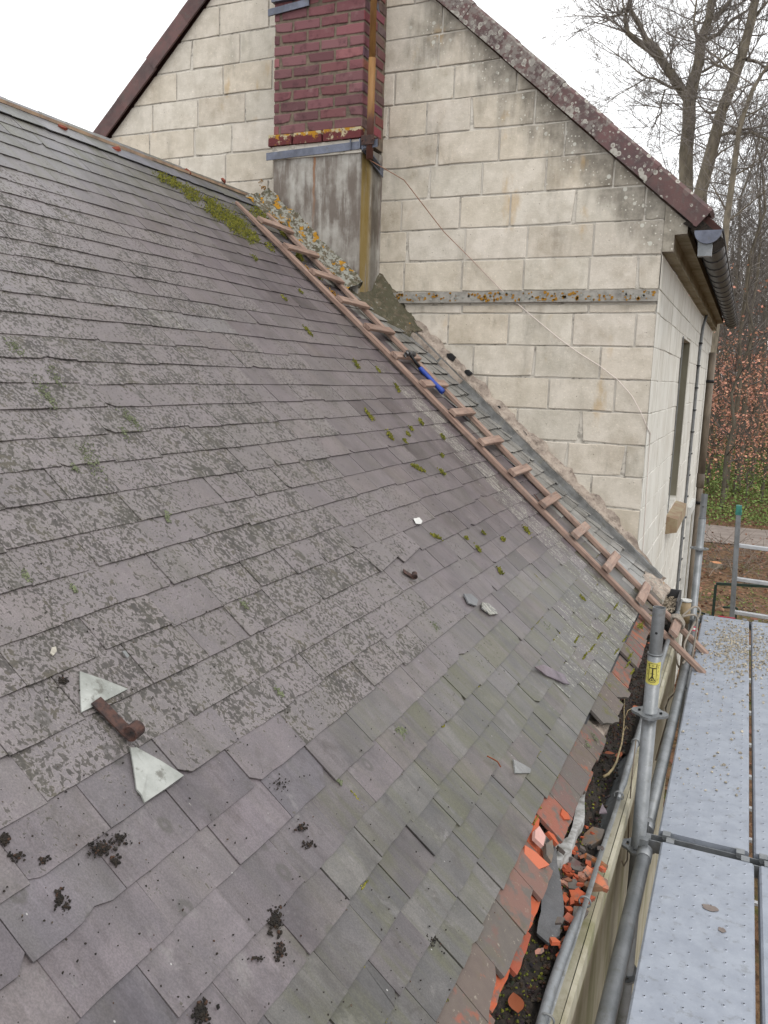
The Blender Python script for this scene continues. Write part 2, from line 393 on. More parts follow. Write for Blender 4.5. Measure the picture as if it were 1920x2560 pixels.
def m_ledge():
    g = NG('lichen_ledge', .9, 0, .2); p = g.sep(g.obj())
    c = g.mix(lin(136, 72, 72, .55), lin(106, 58, 62, .55), g.noise(20, 4))
    t = g.smooth(p[2], 3.165, 3.2)
    li = g.noise(26, 5, .7)
    c = g.mix(c, lin(196, 184, 150, .7), g.smooth(g.math('ADD', li, g.math('MULTIPLY', t, .2)), .56, .66))
    c = g.mix(c, lin(190, 140, 44, .65), g.smooth(g.math('ADD', g.noise(16, 5, .65, g.mapv(g.obj(), loc=(0, 3, 1))), g.math('MULTIPLY', t, .14)), .6, .7))
    MAT['ledge'] = g.done(c, g.bump(g.noise(80, 4, .7), .6, .005))
m_ledge()
def m_verge():
    g = NG('verge_tile', .75, 0, .3); o = g.obj()
    c = g.mix(lin(124, 94, 92, .64), lin(102, 84, 84, .6), g.smooth(g.noise(7, 5, .6), .35, .68))
    c = g.mix(c, g.attr('tint'), 1, 'MULTIPLY')
    c = g.mix(c, lin(112, 102, 98, .6), g.math('MULTIPLY', g.smooth(g.noise(24, 5, .7), .48, .66), .65))
    k = g.sep(g.attr('mask'))
    for sc, lo in ((11, (0, 0, 0)), (22, (1.7, .3, .9)), (40, (5, 2, 1))):
        v = g.mapv(o, loc=lo); vd = g.voro(sc, v); vg = g.sep(g.voro(sc, v, out='Color'))
        wd = g.math('ADD', vd, g.math('MULTIPLY', g.math('SUBTRACT', g.noise(sc*5, 3), .5), .12))
        thr = g.math('ADD', vg[0], g.math('MULTIPLY', k[0], .55))
        ins = g.math('MULTIPLY', g.smooth(wd, .36, .31), g.smooth(thr, .98, 1.04))
        core = g.math('MULTIPLY', ins, g.smooth(wd, .12, .24))
        c = g.mix(c, lin(168, 162, 152, .62), g.math('MULTIPLY', ins, .8))
        c = g.mix(c, lin(196, 192, 182, .66), core)
    cn_ = g.smooth(g.math('ADD', g.noise(26, 6, .72, g.mapv(o, loc=(9, 2, 2))), g.math('MULTIPLY', g.math('SUBTRACT', k[0], 1), .16)), .44, .56)
    c = g.mix(c, lin(156, 150, 143, .62), g.math('MULTIPLY', cn_, .75))
    oc = g.smooth(g.noise(6, 4, .6, g.mapv(o, loc=(2, 0, 5))), .68, .74)
    c = g.mix(c, lin(164, 108, 48, .55), g.math('MULTIPLY', oc, .7))
    MAT['verge'] = g.done(c, g.bump(g.noise(60, 5, .7), .5, .004))
m_verge()
def m_wood():
    g = NG('ladder_wood', .8, 0, .25); o = g.obj()
    u = g.uv(); v = g.mapv(u, (3, 60, 1))
    gr = g.noise(1.2, 6, .6, v, .4)
    c = g.mix(lin(200, 172, 155, .58), lin(172, 144, 130, .56), g.smooth(gr, .35, .66))
    c = g.mix(c, lin(146, 120, 108, .55), g.math('MULTIPLY', g.smooth(g.noise(7, 5, .65), .52, .7), .5))
    c = g.mix(c, lin(118, 98, 88, .52), g.math('MULTIPLY', g.smooth(g.noise(.9, 5, .7, g.mapv(u, (9, 110, 1), (4, 2, 0))), .54, .66), .6))
    c = g.mix(c, lin(150, 144, 138, .55), g.math('MULTIPLY', g.smooth(g.noise(14, 4, .6, g.mapv(o, loc=(2, 2, 7))), .5, .7), .4))
    rn = g.node('ShaderNodeObjectInfo').outputs['Random']
    c = g.mix(g.mix(c, (.8, .77, .76), 1, 'MULTIPLY'), c, rn)
    MAT['wood'] = g.done(c, g.bump(gr, .4, .002))
m_wood()
def m_zinc(name, c0, c1, rough, metal, dirt=.5):
    g = NG(name, rough, metal, .5); o = g.obj()
    c = g.mix(c0, c1, g.smooth(g.noise(11, 5, .65), .3, .7))
    c = g.mix(c, lin(112, 110, 100, .6), g.math('MULTIPLY', g.smooth(g.noise(26, 5, .7, g.mapv(o, loc=(3, 1, 2))), .54, .68), dirt))
    sp = g.smooth(g.noise(140, 3, .7), .62, .72)
    c = g.mix(c, lin(210, 212, 214, .7), g.math('MULTIPLY', sp, .3))
    c = g.mix(c, g.attr('tint'), 1, 'MULTIPLY')
    MAT[name] = g.done(c, g.bump(g.noise(40, 4, .6), .25, .003), g.math('ADD', rough-.1, g.math('MULTIPLY', g.noise(18, 4), .2)))
m_zinc('galvanised', lin(160, 163, 166, .62), lin(134, 138, 140, .6), .45, .45, .4)
m_zinc('deck_steel', lin(190, 197, 209, .54), lin(172, 179, 192, .54), .52, .2, .35)
m_zinc('zinc', lin(168, 170, 170, .6), lin(132, 134, 134, .6), .5, .4, .6)
m_zinc('pale_zinc', lin(196, 198, 192, .64), lin(160, 163, 156, .6), .5, .2, .8)
m_zinc('dark_gutter', lin(104, 104, 106, .5), lin(84, 84, 86, .5), .5, .3, .4)
m_zinc('lead', lin(134, 140, 158, .6), lin(100, 104, 118, .6), .5, .35, .4)
simple('dark_hole', lin(46, 46, 48, .6), lin(30, 30, 32, .6), 40, .9)
simple('iron', lin(112, 80, 70, .5), lin(70, 58, 56, .48), 60, .75, .2, .5)
simple('black_iron', lin(46, 46, 48, .6), lin(32, 32, 34, .6), 60, .55, .4)
def m_mast():
    g = NG('mast_paint', .6, 0, .4); p = g.sep(g.obj())
    c = g.mix(lin(170, 124, 66, .55), lin(140, 96, 52, .55), g.smooth(g.noise(14, 5, .6, g.mapv(g.obj(), (3, 3, .6))), .35, .7))
    c = g.mix(c, lin(112, 70, 60, .55), g.smooth(g.math('ADD', p[2], g.math('MULTIPLY', g.noise(20, 3), .08)), 3.33, 3.25))
    MAT['mast'] = g.done(c)
m_mast()
def m_clay():
    g = NG('clay_tile', .85, 0, .2); c = g.attr('tint'); k = g.sep(g.attr('mask')); o = g.obj()
    soil = g.smooth(g.math('ADD', g.noise(22, 5, .62), g.math('MULTIPLY', g.math('SUBTRACT', k[0], .5), .5)), .45, .6)
    c = g.mix(c, g.mix(lin(128, 122, 114, .6), lin(106, 102, 99, .6), g.noise(40, 4)), g.math('MULTIPLY', soil, .9))
    c = g.mix(c, lin(118, 116, 70, .55), g.math('MULTIPLY', g.smooth(g.noise(18, 5, .65, g.mapv(o, loc=(2, 5, 1))), .52, .66), k[1]))
    c = g.mix(c, lin(180, 172, 156, .6), g.math('MULTIPLY', g.smooth(g.noise(55, 5, .7, g.mapv(o, loc=(4, 1, 1))), .6, .7), g.math('MULTIPLY', k[0], .8)))
    MAT['clay'] = g.done(c, g.bump(g.noise(120, 5, .7), .5, .003))
m_clay()
def m_flash(name, c0, c1):
    g = NG(name, .95, 0, .1); o = g.obj()
    c = g.mix(c0, c1, g.smooth(g.noise(16, 5, .65), .35, .68))
    c = g.mix(c, lin(112, 104, 96, .55), g.math('MULTIPLY', g.smooth(g.noise(46, 5, .7), .55, .68), .7))
    k = g.sep(g.attr('mask'))
    li = g.smooth(g.math('ADD', g.noise(34, 5, .7, g.mapv(o, loc=(1, 1, 4))), g.math('MULTIPLY', g.math('SUBTRACT', k[2], 1), .3)), .5, .56)
    c = g.mix(c, lin(178, 178, 168, .6), g.math('MULTIPLY', li, .9))
    dk = g.smooth(g.math('ADD', g.noise(20, 5, .65, g.mapv(o, loc=(3, 3, 4))), g.math('MULTIPLY', g.math('SUBTRACT', k[1], 1), .3)), .48, .58)
    c = g.mix(c, lin(104, 102, 84, .55), g.math('MULTIPLY', dk, .85))
    oc = g.smooth(g.math('ADD', g.noise(19, 3, .6, g.mapv(o, loc=(8, 1, 2))), g.math('MULTIPLY', g.math('SUBTRACT', k[2], 1), .3)), .6, .64)
    c = g.mix(c, lin(196, 146, 52, .6), oc)
    MAT[name] = g.done(c, g.bump(g.noise(70, 6, .72), .9, .008))
m_flash('fillet', lin(200, 186, 172, .68), lin(162, 148, 137, .65)); m_flash('old_fillet', lin(132, 122, 104, .58), lin(104, 96, 80, .55))
simple('lichen_orange', lin(198, 146, 48, .6), lin(168, 118, 42, .6), 60, .95, bump=.6)
simple('lichen_pale', lin(192, 192, 184, .62), lin(160, 160, 150, .6), 60, .95, bump=.6)
simple('moss', lin(148, 148, 60, .58), lin(96, 104, 42, .52), 45, .95, tint=True)
simple('soil', lin(74, 64, 56, .5), lin(46, 42, 38, .5), 60, .95, tint=True, bump=.8)
simple('rubble_stone', lin(216, 206, 188, .62), lin(184, 172, 154, .6), 60, .95, tint=True)
simple('string_course', lin(176, 172, 164, .75), lin(146, 142, 135, .7), 14, .95, bump=.5)
simple('rope_fibre', lin(196, 186, 172, .55), lin(160, 150, 138, .55), 300, .9, bump=.5)
g = NG('cable_sheath', .6); MAT['cable_sheath'] = g.done(g.mix(lin(226, 214, 206, .85), lin(164, 118, 92, .6), g.smooth(g.sep(g.obj())[2], 1.9, 2.6)))
simple('conduit_grey', lin(150, 152, 152, .6), lin(126, 128, 130, .6), 20, .6)
simple('pipe_brown', lin(150, 136, 118, .55), lin(112, 100, 88, .5), 8, .7, stretch=(1, 1, .3))
simple('white_paint', lin(226, 226, 222, .75), lin(206, 206, 202, .72), 12, .5)
simple('blue_rubber', lin(44, 84, 190, .6), lin(34, 66, 160, .6), 60, .5)
simple('steel_tool', lin(150, 150, 152, .5), lin(92, 90, 90, .5), 50, .38, .7)
simple('sticker_yellow', lin(232, 222, 118, .68), lin(218, 206, 104, .66), 60, .6)
simple('ink', lin(40, 38, 30, .6), lin(54, 50, 40, .6), 90, .7)
simple('red_tape', lin(206, 60, 84, .6), lin(188, 44, 70, .6), 40, .5)
simple('teal_plastic', lin(72, 158, 142, .55), lin(58, 134, 122, .55), 40, .5)
simple('aluminium', lin(214, 216, 218, .66), lin(196, 198, 202, .66), 30, .4, .45)
simple('gate_green', lin(40, 62, 50, .6), lin(32, 48, 40, .6), 30, .6)
simple('window_frame', lin(150, 144, 126, .6), lin(128, 122, 104, .6), 10, .8)
simple('sill_stone', lin(176, 162, 132, .66), lin(164, 134, 108, .62), 9, .9)
g = NG('window_glass', .08, 0, .6); MAT['glass'] = g.done((.03, .035, .035))
simple('roof_clay', lin(120, 78, 68, .55), lin(92, 62, 58, .5), 14, .85)
simple('bark', lin(150, 140, 122, .66), lin(118, 110, 96, .6), 3, .95, bump=.6, bdist=.03, stretch=(3, 3, .8), tint=True)  # bark colour lightened to carry the haze and flare over distant trees
simple('twig', lin(152, 144, 136, .66), lin(126, 118, 112, .62), 2, .95, tint=True)  # pale twig tone has the same distance haze mixed into its colour
def m_leaf(name, a, b):
    g = NG(name, .7, 0, .3); c = g.mix(g.mix(a, b, g.noise(6, 2)), g.attr('tint'), 1, 'MULTIPLY')
    g.b.inputs['Subsurface Weight'].default_value = 0
    MAT[name] = g.done(c)
m_leaf('beech_leaf', lin(212, 160, 134, .8), lin(188, 134, 110, .74))
m_leaf('green_leaf', lin(138, 158, 88, .64), lin(108, 130, 68, .6))
m_leaf('litter_leaf', lin(178, 136, 110, .58), lin(142, 104, 82, .54))
m_leaf('dead_leaf', lin(176, 96, 56, .55), lin(136, 72, 44, .5))
def m_ground():
    g = NG('leaf_litter_ground', .95, 0, .1); o = g.obj()
    lf = g.voro(14, out='Color'); l = g.sep(lf)
    c = g.ramp(l[0], [(0, lin(104, 82, 64, .5)), (.35, lin(140, 108, 84, .5)), (.7, lin(158, 124, 96, .5)), (1, lin(116, 100, 72, .5))])
    c = g.mix(c, lin(70, 58, 46, .5), g.smooth(g.noise(5, 5, .65), .52, .7))
    gm = g.smooth(g.noise(.5, 4, .6), .5, .62)
    c = g.mix(c, g.mix(lin(84, 100, 48, .5), lin(112, 120, 60, .5), g.noise(12, 4)), g.math('MULTIPLY', gm, g.smooth(g.noise(8, 4, .7), .4, .6)))
    MAT['ground'] = g.done(c, g.bump(g.math('ADD', g.voro(14), g.noise(30, 4)), .8, .03))
m_ground()
simple('path_gravel', lin(172, 158, 148, .5), lin(146, 132, 122, .5), 3, .95, detail=8, bump=.5)
GZ = -2.8

# ------------------------------------------------------------------ ground
def grid_sheet(name, x0, x1, y0, y1, nx, ny, zf, mat, kind='structure'):
    mb = MB(); vs = []; fs = []
    for j in range(ny+1):
        for i in range(nx+1):
            t = i/nx; u = j/ny
            x = x0+(x1-x0)*t; y = y0+(y1-y0)*u; vs.append((x, y, zf(x, y)))
    for j in range(ny):
        for i in range(nx):
            a = j*(nx+1)+i; fs.append((a, a+1, a+nx+2, a+nx+1))
    mb.add(vs, fs, sm=True); return mb.build(name, mat, kind=kind)
def gz(x, y):
    h = GZ+.12*mnoise.noise((x*.25, y*.25, 0))*ss(12, 18, y)
    if y > 32: h += (y-32)*.035+.35*mnoise.noise((x*.08, y*.08, 3))*ss(32, 40, y)
    return h
def gz2(x, y):
    a = 1-ss(23.2, 24.2, y)*(1-ss(27.6, 28.6, y)); return GZ*(1-a)+gz(x, y)*a if a > 0 else GZ
grid_sheet('ground', -90, 90, -30, 190, 120, 160, gz2, MAT['ground'])
grid_sheet('path', -60, 60, 24.4, 27.6, 60, 3, lambda x, y: GZ+.03+.02*mnoise.noise((x*.6, y, 2)), MAT['path_gravel'])

# ------------------------------------------------------------------ slate house (the low roof)
slate_house = thing('slate_house', 'low building with a long mottled slate roof, clay eave tiles and zinc gutter', 'house', (-3.3, 2.4, GZ))
GY = 5.6                                # gable plane of the taller house
bx_tab = [(400, 200), (550, 400), (700, 640), (900, 800), (1100, 930), (1300, 1040), (1500, 1180), (1700, 1180), (1820, 840), (1950, 420), (2080, 60), (2300, -200)]
gx_tab = [(1250, 1520), (1400, 1380), (1500, 1270), (1600, 1190), (1700, 1100), (1800, 980), (1900, 920), (2100, 840), (2300, 760), (2560, 640)]
def slate_look(s, y):
    px, py = pix(roof(s, y))
    b = 1-ss(-300, 260, px-interp(py, bx_tab)+rnd.gauss(0, 70)); b = max(b, .3*(1-ss(2300, 2500, py))*(px < 500)); gr = ss(-130, 130, px-interp(py, gx_tab)+rnd.gauss(0, 60))
    b *= rnd.choice((1, 1, 1, 1, .92, .8)) if b > .3 else 1
    b = max(0, min(1, b+rnd.gauss(0, .06)))
    up = ss(520, 330, py-.25*px)        # towards the ridge
    col = [122, 115, 118]
    if rnd.random() < .15: col = [116, 111, 112]
    if rnd.random() < .1: col = [126, 118, 118]
    def blend(c, t): return [a+(q-a)*t for a, q in zip(col, c)]
    if up > 0: col = blend(rnd.choice(([122, 126, 124], [112, 114, 112], [128, 130, 132])), up*.85)
    if gr > 0: col = blend(rnd.choice(([113, 113, 107], [107, 108, 103], [119, 119, 113], [112, 107, 103], [104, 104, 101], [110, 106, 105])), gr*.95)
    low = ss(1750, 2000, py)*(1-gr); col = blend(rnd.choice(([125, 119, 123], [120, 117, 122], [131, 125, 127])), low*.8)
    green = .15+.5*gr+.45*up
    crust = .12+.5*up+.25*gr*ss(2000, 1500, py)
    dl = abs(y-4.42)                    # pale crust band beside the ladder
    band = (1-ss(.05, .34, dl))*ss(2.7, 1.6, s)
    crust = max(crust, 1.15*band+rnd.uniform(-.15, .1)); crust *= .8 if b > .5 else 1
    if 1400 < px < 1700 and 1480 < py < 1750: crust = max(crust, .85); green = .8
    if y > 4.98 and s < 3.02: col = rnd.choice(([178, 180, 173], [166, 169, 162], [186, 188, 181], [172, 175, 169])); b = 0; green = .1; crust = .1  # newer, lighter slates; their sky reflection is also lightened into the colour
    v = .03+.03*max(gr, low*.6); k = rnd.uniform(1-v, 1+v)
    if 300 < px < 640 and 725 < py < 840 and rnd.random() < .45: col = [127, 127, 128]; crust = .75
    if rnd.random() < .05: k *= .87
    return lin(*[min(255, c*k*q) for c, q in zip(col, (1.0, .98, .985))], .5), b*(1-up*.6), green, crust
def slate(mb, s0, y, wd, ln=.2, rot=0, lift=0, look=None, chip=None, hb=.0076):
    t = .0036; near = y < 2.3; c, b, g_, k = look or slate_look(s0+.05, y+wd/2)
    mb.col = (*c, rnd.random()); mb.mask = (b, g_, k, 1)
    N = 6; ja = .0014 if y < 2.3 else .0007; bot = [(wd*i/N, rnd.uniform(-ja, ja)) for i in range(N+1)]
    ch = rnd.random() if chip is None else chip
    if near: ch *= .6
    if ch < .05: q = rnd.uniform(.012, .035); bot[0] = (q, bot[0][1]); bot.insert(0, (0, q*rnd.uniform(.4, 1)))
    elif ch < .1: q = rnd.uniform(.012, .04); bot[-1] = (wd-q, bot[-1][1]); bot.append((wd, q*rnd.uniform(.4, 1)))
    elif ch < .13: i = rnd.randint(2, 4); bot[i] = (bot[i][0], rnd.uniform(.006, .014))
    pts = bot+[(wd, ln), (0, ln)]
    cr, sr = math.cos(rot), math.sin(rot); h0 = hb+lift+rnd.uniform(-.0008, .0016); hl = rnd.uniform(-.0008, .0008)*(2.2 if near else 1)
    top = []; low = []; uvs = []
    for a, q in pts:
        a2 = a-wd/2; A = a2*cr-q*sr+wd/2; Q = a2*sr+q*cr
        h = h0*(1-q/ln)+.0005+hl*(a/wd-.5)*2
        top.append(roof(s0+Q, y+A, h)); low.append(roof(s0+Q, y+A, h-t)); uvs.append((y+A, s0+Q))
    n = len(pts); mb.add(top+low, [tuple(range(n))]+[(i, i+n, (i+1) % n+n, (i+1) % n) for i in range(n)], uvs=uvs+uvs)
mb = MB(); CS = [0, .09, .18, .275, .376, .484, .587, .689, .79, .896]
while CS[-1]+.1075 < SR-.03: CS.append(CS[-1]+.1075)
hook_gaps = []
for i, s0 in enumerate(CS):
    y = -.55+rnd.uniform(0, .1)+(i % 2)*.092
    x = EX-s0*math.cos(TH)
    yend = 5.2 if -3.3 < x < -2.5 else 5.5
    yend2 = interp(s0, [(0, 5.46), (.4, 5.44), (1.0, 5.42), (2.1, 5.5), (3, 5.2), (4, 5.2)])
    off = rnd.uniform(-.002, .002)
    while y < yend2:
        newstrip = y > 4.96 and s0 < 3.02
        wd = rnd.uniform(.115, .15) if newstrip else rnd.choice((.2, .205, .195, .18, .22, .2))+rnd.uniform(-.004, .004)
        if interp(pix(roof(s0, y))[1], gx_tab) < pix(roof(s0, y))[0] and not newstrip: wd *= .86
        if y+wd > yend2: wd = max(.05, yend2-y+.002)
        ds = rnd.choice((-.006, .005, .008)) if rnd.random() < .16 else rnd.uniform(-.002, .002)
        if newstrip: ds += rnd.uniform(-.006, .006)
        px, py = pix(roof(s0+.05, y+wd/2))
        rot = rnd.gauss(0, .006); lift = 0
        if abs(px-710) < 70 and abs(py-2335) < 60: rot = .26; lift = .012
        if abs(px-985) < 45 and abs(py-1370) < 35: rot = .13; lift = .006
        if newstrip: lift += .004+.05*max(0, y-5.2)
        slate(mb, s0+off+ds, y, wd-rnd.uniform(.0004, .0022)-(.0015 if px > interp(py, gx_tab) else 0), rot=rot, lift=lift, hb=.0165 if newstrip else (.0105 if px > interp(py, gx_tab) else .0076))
        y += wd
# short top course at the ridge
y = -.5
while y < 5.25:
    wd = rnd.uniform(.15, .24); px, py = pix(roof(SR-.1, y))
    c = lin(*rnd.choice(([128, 130, 140], [112, 114, 120], [140, 140, 144], [120, 122, 118])), .5)
    slate(mb, SR-.14, y, wd-.002, ln=.15, rot=rnd.gauss(0, .012)+.03, look=(c, 0, .3, .35), lift=.008); y += wd
slope = mb.build('roof_slates', MAT['slate'], slate_house)
# underlay, back slope, walls
mb = MB()
a = [roof(-.02, -.6, -.012), roof(-.02, 5.58, -.012), roof(SR+.01, 5.58, -.012), roof(SR+.01, -.6, -.012)]
mb.prism(a, -NR*.05); mb.build('roof_boarding', MAT['black_iron'], slate_house)
mb = MB(); RX, RZ = roof(SR, 0, .004).x, roof(SR, 0, .004).z
bs = [(RX, -.6, RZ), (RX, 5.58, RZ), (RX-2.6, 5.58, RZ-2.24), (RX-2.6, -.6, RZ-2.24)]
mb.col = (*lin(118, 112, 114, .5), .3); mb.mask = (.4, .2, .2, 1)
mb.prism(bs, (-.03, 0, -.035)); mb.build('back_slope', MAT['slate'], slate_house)
mb = MB(); mb.col = (1, 1, 1, 1)
for k in range(5):
    y0 = -.5+k*1.14; mb.obox((RX-.012, y0+.57, RZ+.008+.003*math.sin(k*2.)), (0, .569, .002*math.cos(k*3)), (.022, 0, -.006), (0, 0, .008))
mb.build('ridge_board', simple('ridge_wood', lin(196, 166, 136, .56), lin(150, 128, 112, .52), 9, .8), slate_house)
mb = MB()
for (px, py) in ((290, 372), (470, 428), (155, 318), (560, 452)):
    mb = MB(); p = rpx(px, py, .012); mb.col = (*lin(150, 78, 60, .55), 1); mb.mask = (.2, 0, 0, 1); mb.rock(p, .03, .5, NR); mb.build('ridge_clay_chip', MAT['clay'], slate_house)
# walls under the eaves
WX = -.268
mb = MB(); mb.box((WX-.3, -.8, GZ), (WX, GY-.01, .055)); fw = mb.build('front_wall', MAT['fascia_paint'], slate_house)
mb = MB(); mb.extrude_y([(WX+.002, .05), (WX+.014, .045), (WX+.014, -.02), (WX+.004, -.035), (WX+.002, -.05)], -.8, GY-.01, 40, .003)
mb.build('fascia_moulding', MAT['fascia_paint'], slate_house)
mb = MB(); mb.box((RX-2.6, -.8, GZ), (RX-2.3, GY-.01, RZ-2.2)); mb.build('rear_wall', MAT['fascia_paint'], slate_house)
mb = MB(); mb.prism([(WX-.02, -.75, GZ), (WX-.02, -.75, .05), (EX, -.75, .2), (RX, -.75, RZ-.1), (RX-2.4, -.75, RZ-2.2), (RX-2.4, -.75, GZ)], (0, .2, 0))
mb.build('end_wall', MAT['fascia_paint'], slate_house)
# eave bed: cement fillet below the tiles
mb = MB(); N = 120; vs = []; fs = []
for i in range(N+1):
    yy = -.6+i*(GY-.02+.6)/N; q = lambda k, a: a*mnoise.noise((yy*6, k*3.7, 1))
    vs += [(EX-.05, yy, .235), (-.42+q(1, .006), yy, .212+q(2, .006)), (-.396+q(3, .01), yy, .172+q(4, .01)), (-.404+q(5, .008), yy, .08)]
for i in range(N): fs += [(i*4+k, i*4+k+1, i*4+k+5, i*4+k+4) for k in range(3)]
mb.mask = (0, .1, .45, 1); mb.add(vs, fs); mb.build('eave_bedding', MAT['plinth_cement'] if 'plinth_cement' in MAT else MAT['fillet'], slate_house)
# clay eave tiles: an upper course of weathered tiles over a lower one
mb = MB()
def etile(y, wd, s1, s0, h, red, dirt, green=.2, rot=0, dz=0, cut=None):
    mb.col = (*red, 1); mb.mask = (dirt, green, 0, 1)
    t = .012; n = 5
    fr = [(wd*i/n, s1+rnd.uniform(-.002, .002)) for i in range(n+1)]
    if cut: fr = cut(fr, wd)
    pts = fr+[(wd, s0), (0, s0)]
    cr, sr = math.cos(rot), math.sin(rot); top = []
    for a, q in pts:
        a2 = a-wd/2; A = a2*cr-(q-s0)*sr; Q = s0+a2*sr+(q-s0)*cr
        top.append(roof(Q, y+wd/2+A, h+dz*(q-s0)))
    mb.prism(top, -NR*t)
RED = [lin(172, 112, 96, .54), lin(156, 100, 92, .54), lin(138, 112, 106, .54), lin(180, 112, 88, .54), lin(126, 116, 112, .54), lin(150, 118, 108, .54)]
ORG = [lin(212, 110, 76, .56), lin(196, 102, 72, .56), lin(182, 98, 76, .56)]
y = -.5
while y < 5.3:                          # lower course, more orange, shows where the upper one is broken
    wd = rnd.uniform(.145, .165)
    if rnd.random() < (.9 if y < 1.9 else .55 if 2.4 < y < 3.2 else .75) and not 2.02 < y < 2.36:
        etile(y, wd-.004, -.124+rnd.uniform(-.012, .014), .02, -.014, rnd.choice(ORG if y < 2.2 else RED), .42 if y < 2.2 else .6, .3 if y > 2.5 else .1, rnd.gauss(0, .02))
    y += wd
y = -.52; CUT = lambda fr, w: [(a, q+.05*max(0, a/w-.35)+rnd.uniform(0, .012)) for a, q in fr]
CUT2 = lambda fr, w: [(a, q+.075*max(0, .7-a/w)+rnd.uniform(0, .01)) for a, q in fr]
while y < 5.42:
    wd = rnd.uniform(.14, .17); fr = -.105+rnd.uniform(-.006, .006)
    far = ss(2.5, 3.6, y); dirt = rnd.uniform(.4, .95)
    if 3.05 < y < 3.5: fr -= .03
    miss = (2.0 < y < 2.28 and rnd.random() < .75) or (2.9 < y < 3.0) or (3.52 < y < 3.66) or (y > 3.7 and rnd.random() < .3)
    if not miss:
        etile(y, wd-.003, fr+rnd.choice((0, 0, 0, .02))*far, .03, .004, rnd.choice(RED), dirt+.25*far, .15+.85*far, rnd.gauss(0, .012), 0, rnd.choice((None, None, None, CUT, CUT2)) if y > 1.0 else None)
    elif y < 2.4: etile(y, wd-.01, -.04+rnd.uniform(-.02, .01), .03, .003, rnd.choice(ORG), .35, .1, 0, 0, rnd.choice((CUT, CUT2)))
    y += wd
mb.build('eave_tiles', MAT['clay'], slate_house)
# gutter: trough, rolled bead, joints, end plate
gut = MB()
prof = [(-.418, .2), (-.412, .13), (-.398, .088), (-.36, .066), (-.325, .068), (-.298, .09), (-.286, .13), (-.282, .15), (-.269, .146)]
gut.extrude_y(prof, -.6, GY+.03, 60, .006, sm=True)
gutter = gut.build('gutter', MAT['zinc'], slate_house)
mb = MB(); pts = [(-.276+.004*mnoise.noise((k*.31, 5, 0))+.012*math.exp(-((k*.11-.6-1.75)/.25)**2)*-1, -.6+k*.11, .155+.006*mnoise.noise((k*.4, 1, 7))) for k in range(57)]
pts = [p for p in pts if p[1] < GY-.32]
pa = [p for p in pts if p[1] < 2.13]; pb_ = [p for p in pts if p[1] > 2.62]
mb.tube(pa, [.0125]*(len(pa)-1)+[.006], 10); mb.tube(pb_, [.006]+[.0125]*(len(pb_)-1), 10); mb.build('gutter_bead', MAT['galvanised'], gutter)
for yy in (1.62, 2.08, 2.72, 3.18, 3.95):
    mb = MB(); mb.tube([(-.276+.0155*math.cos(t), yy, .155+.0155*math.sin(t)) for t in [k*.42-1.2 for k in range(13)]], .0028, 5)
    mb.build('bracket', MAT['zinc'], gutter)
mb = MB(); mb.box((-.40, GY-.0, .07), (-.28, GY+.012, .215)); mb.box((-.40, GY-.28, .15), (-.394, GY, .222)); mb.box((-.290, GY-.3, .09), (-.282, GY, .212)); mb.build('end_box', MAT['dark_gutter'], gutter)
mb = MB(); c0 = at(1716, 1499, 1, GY+.16)
mb.tube([c0+Vector((0, 0, -.16)), c0+Vector((0, 0, -.012))], .034, 14); mb.build('outlet_pipe', simple('pipe_beige', lin(196, 176, 140, .6), lin(172, 148, 112, .55), 12, .6), slate_house)
mb = MB(); mb.tube([c0+Vector((0, 0, -.012)), c0], [.037, .037], 14); mb.build('outlet_rim', MAT['white_paint'], slate_house)
# zinc roof hooks
def roof_hook(p_top, p_bot, fl=None, Rr=.0145, wv=.0145):
    """iron strap lying down the slope and curling up at its lower end"""
    m = MB(); a = Vector(p_top); b = Vector(p_bot); d = (b-a).normalized(); sd = d.cross(NR).normalized()
    path = [(a+(b-a)*t, .016) for t in (0, .5, 1)]
    prof2 = [(p-NR*0+NR*.006) for p, _ in path]
    cen = b+NR*(.006+Rr)
    prof2 += [cen+d*math.sin(t)*Rr-NR*math.cos(t)*Rr for t in [k*.5 for k in range(1, 11)]]
    th = .0035; n = len(prof2); vs = []
    for i, p in enumerate(prof2):
        tg = (prof2[min(i+1, n-1)]-prof2[max(i-1, 0)]).normalized(); nn = sd.cross(tg).normalized()
        vs += [p+sd*wv-nn*th/2, p-sd*wv-nn*th/2, p-sd*wv+nn*th/2, p+sd*wv+nn*th/2]
    fs = []
    for i in range(n-1): fs += [(i*4+k, i*4+(k+1) % 4, (i+1)*4+(k+1) % 4, (i+1)*4+k) for k in range(4)]
    fs += [(3, 2, 1, 0), (n*4-4, n*4-3, n*4-2, n*4-1)]; m.add(vs, fs)
    h = m.build('roof_hook', MAT['iron'], slate_house)
    for poly in fl or []:
        m = MB(); P = [rpx(x, y, .013) for x, y in poly]
        cen = sum(P, Vector())/len(P); P2 = []
        for p, q in zip(P, P[1:]+P[:1]): P2 += [p, p*.5+q*.5+NR*rnd.uniform(-.001, .004)+(p-q).cross(NR)*rnd.uniform(-.01, .01)]
        P2 = P2; m.add([cen+NR*.005]+P2+[p-NR*.004 for p in P2], [(0, 1+i, 1+(i+1) % len(P2)) for i in range(len(P2))]+[(1+i, 1+len(P2)+i, 1+len(P2)+(i+1) % len(P2), 1+(i+1) % len(P2)) for i in range(len(P2))])
        m.build('flashing', MAT['pale_zinc'], h)
    return h
roof_hook(rpx(236, 1755, .012), rpx(322, 1842, .012), [[(200, 1678), (320, 1722), (204, 1780)], [(326, 1868), (342, 1868), (460, 1938), (362, 2006), (342, 1972)]])
roof_hook(rpx(1006, 1430, .009), rpx(1030, 1445, .009), None, .009, .011)
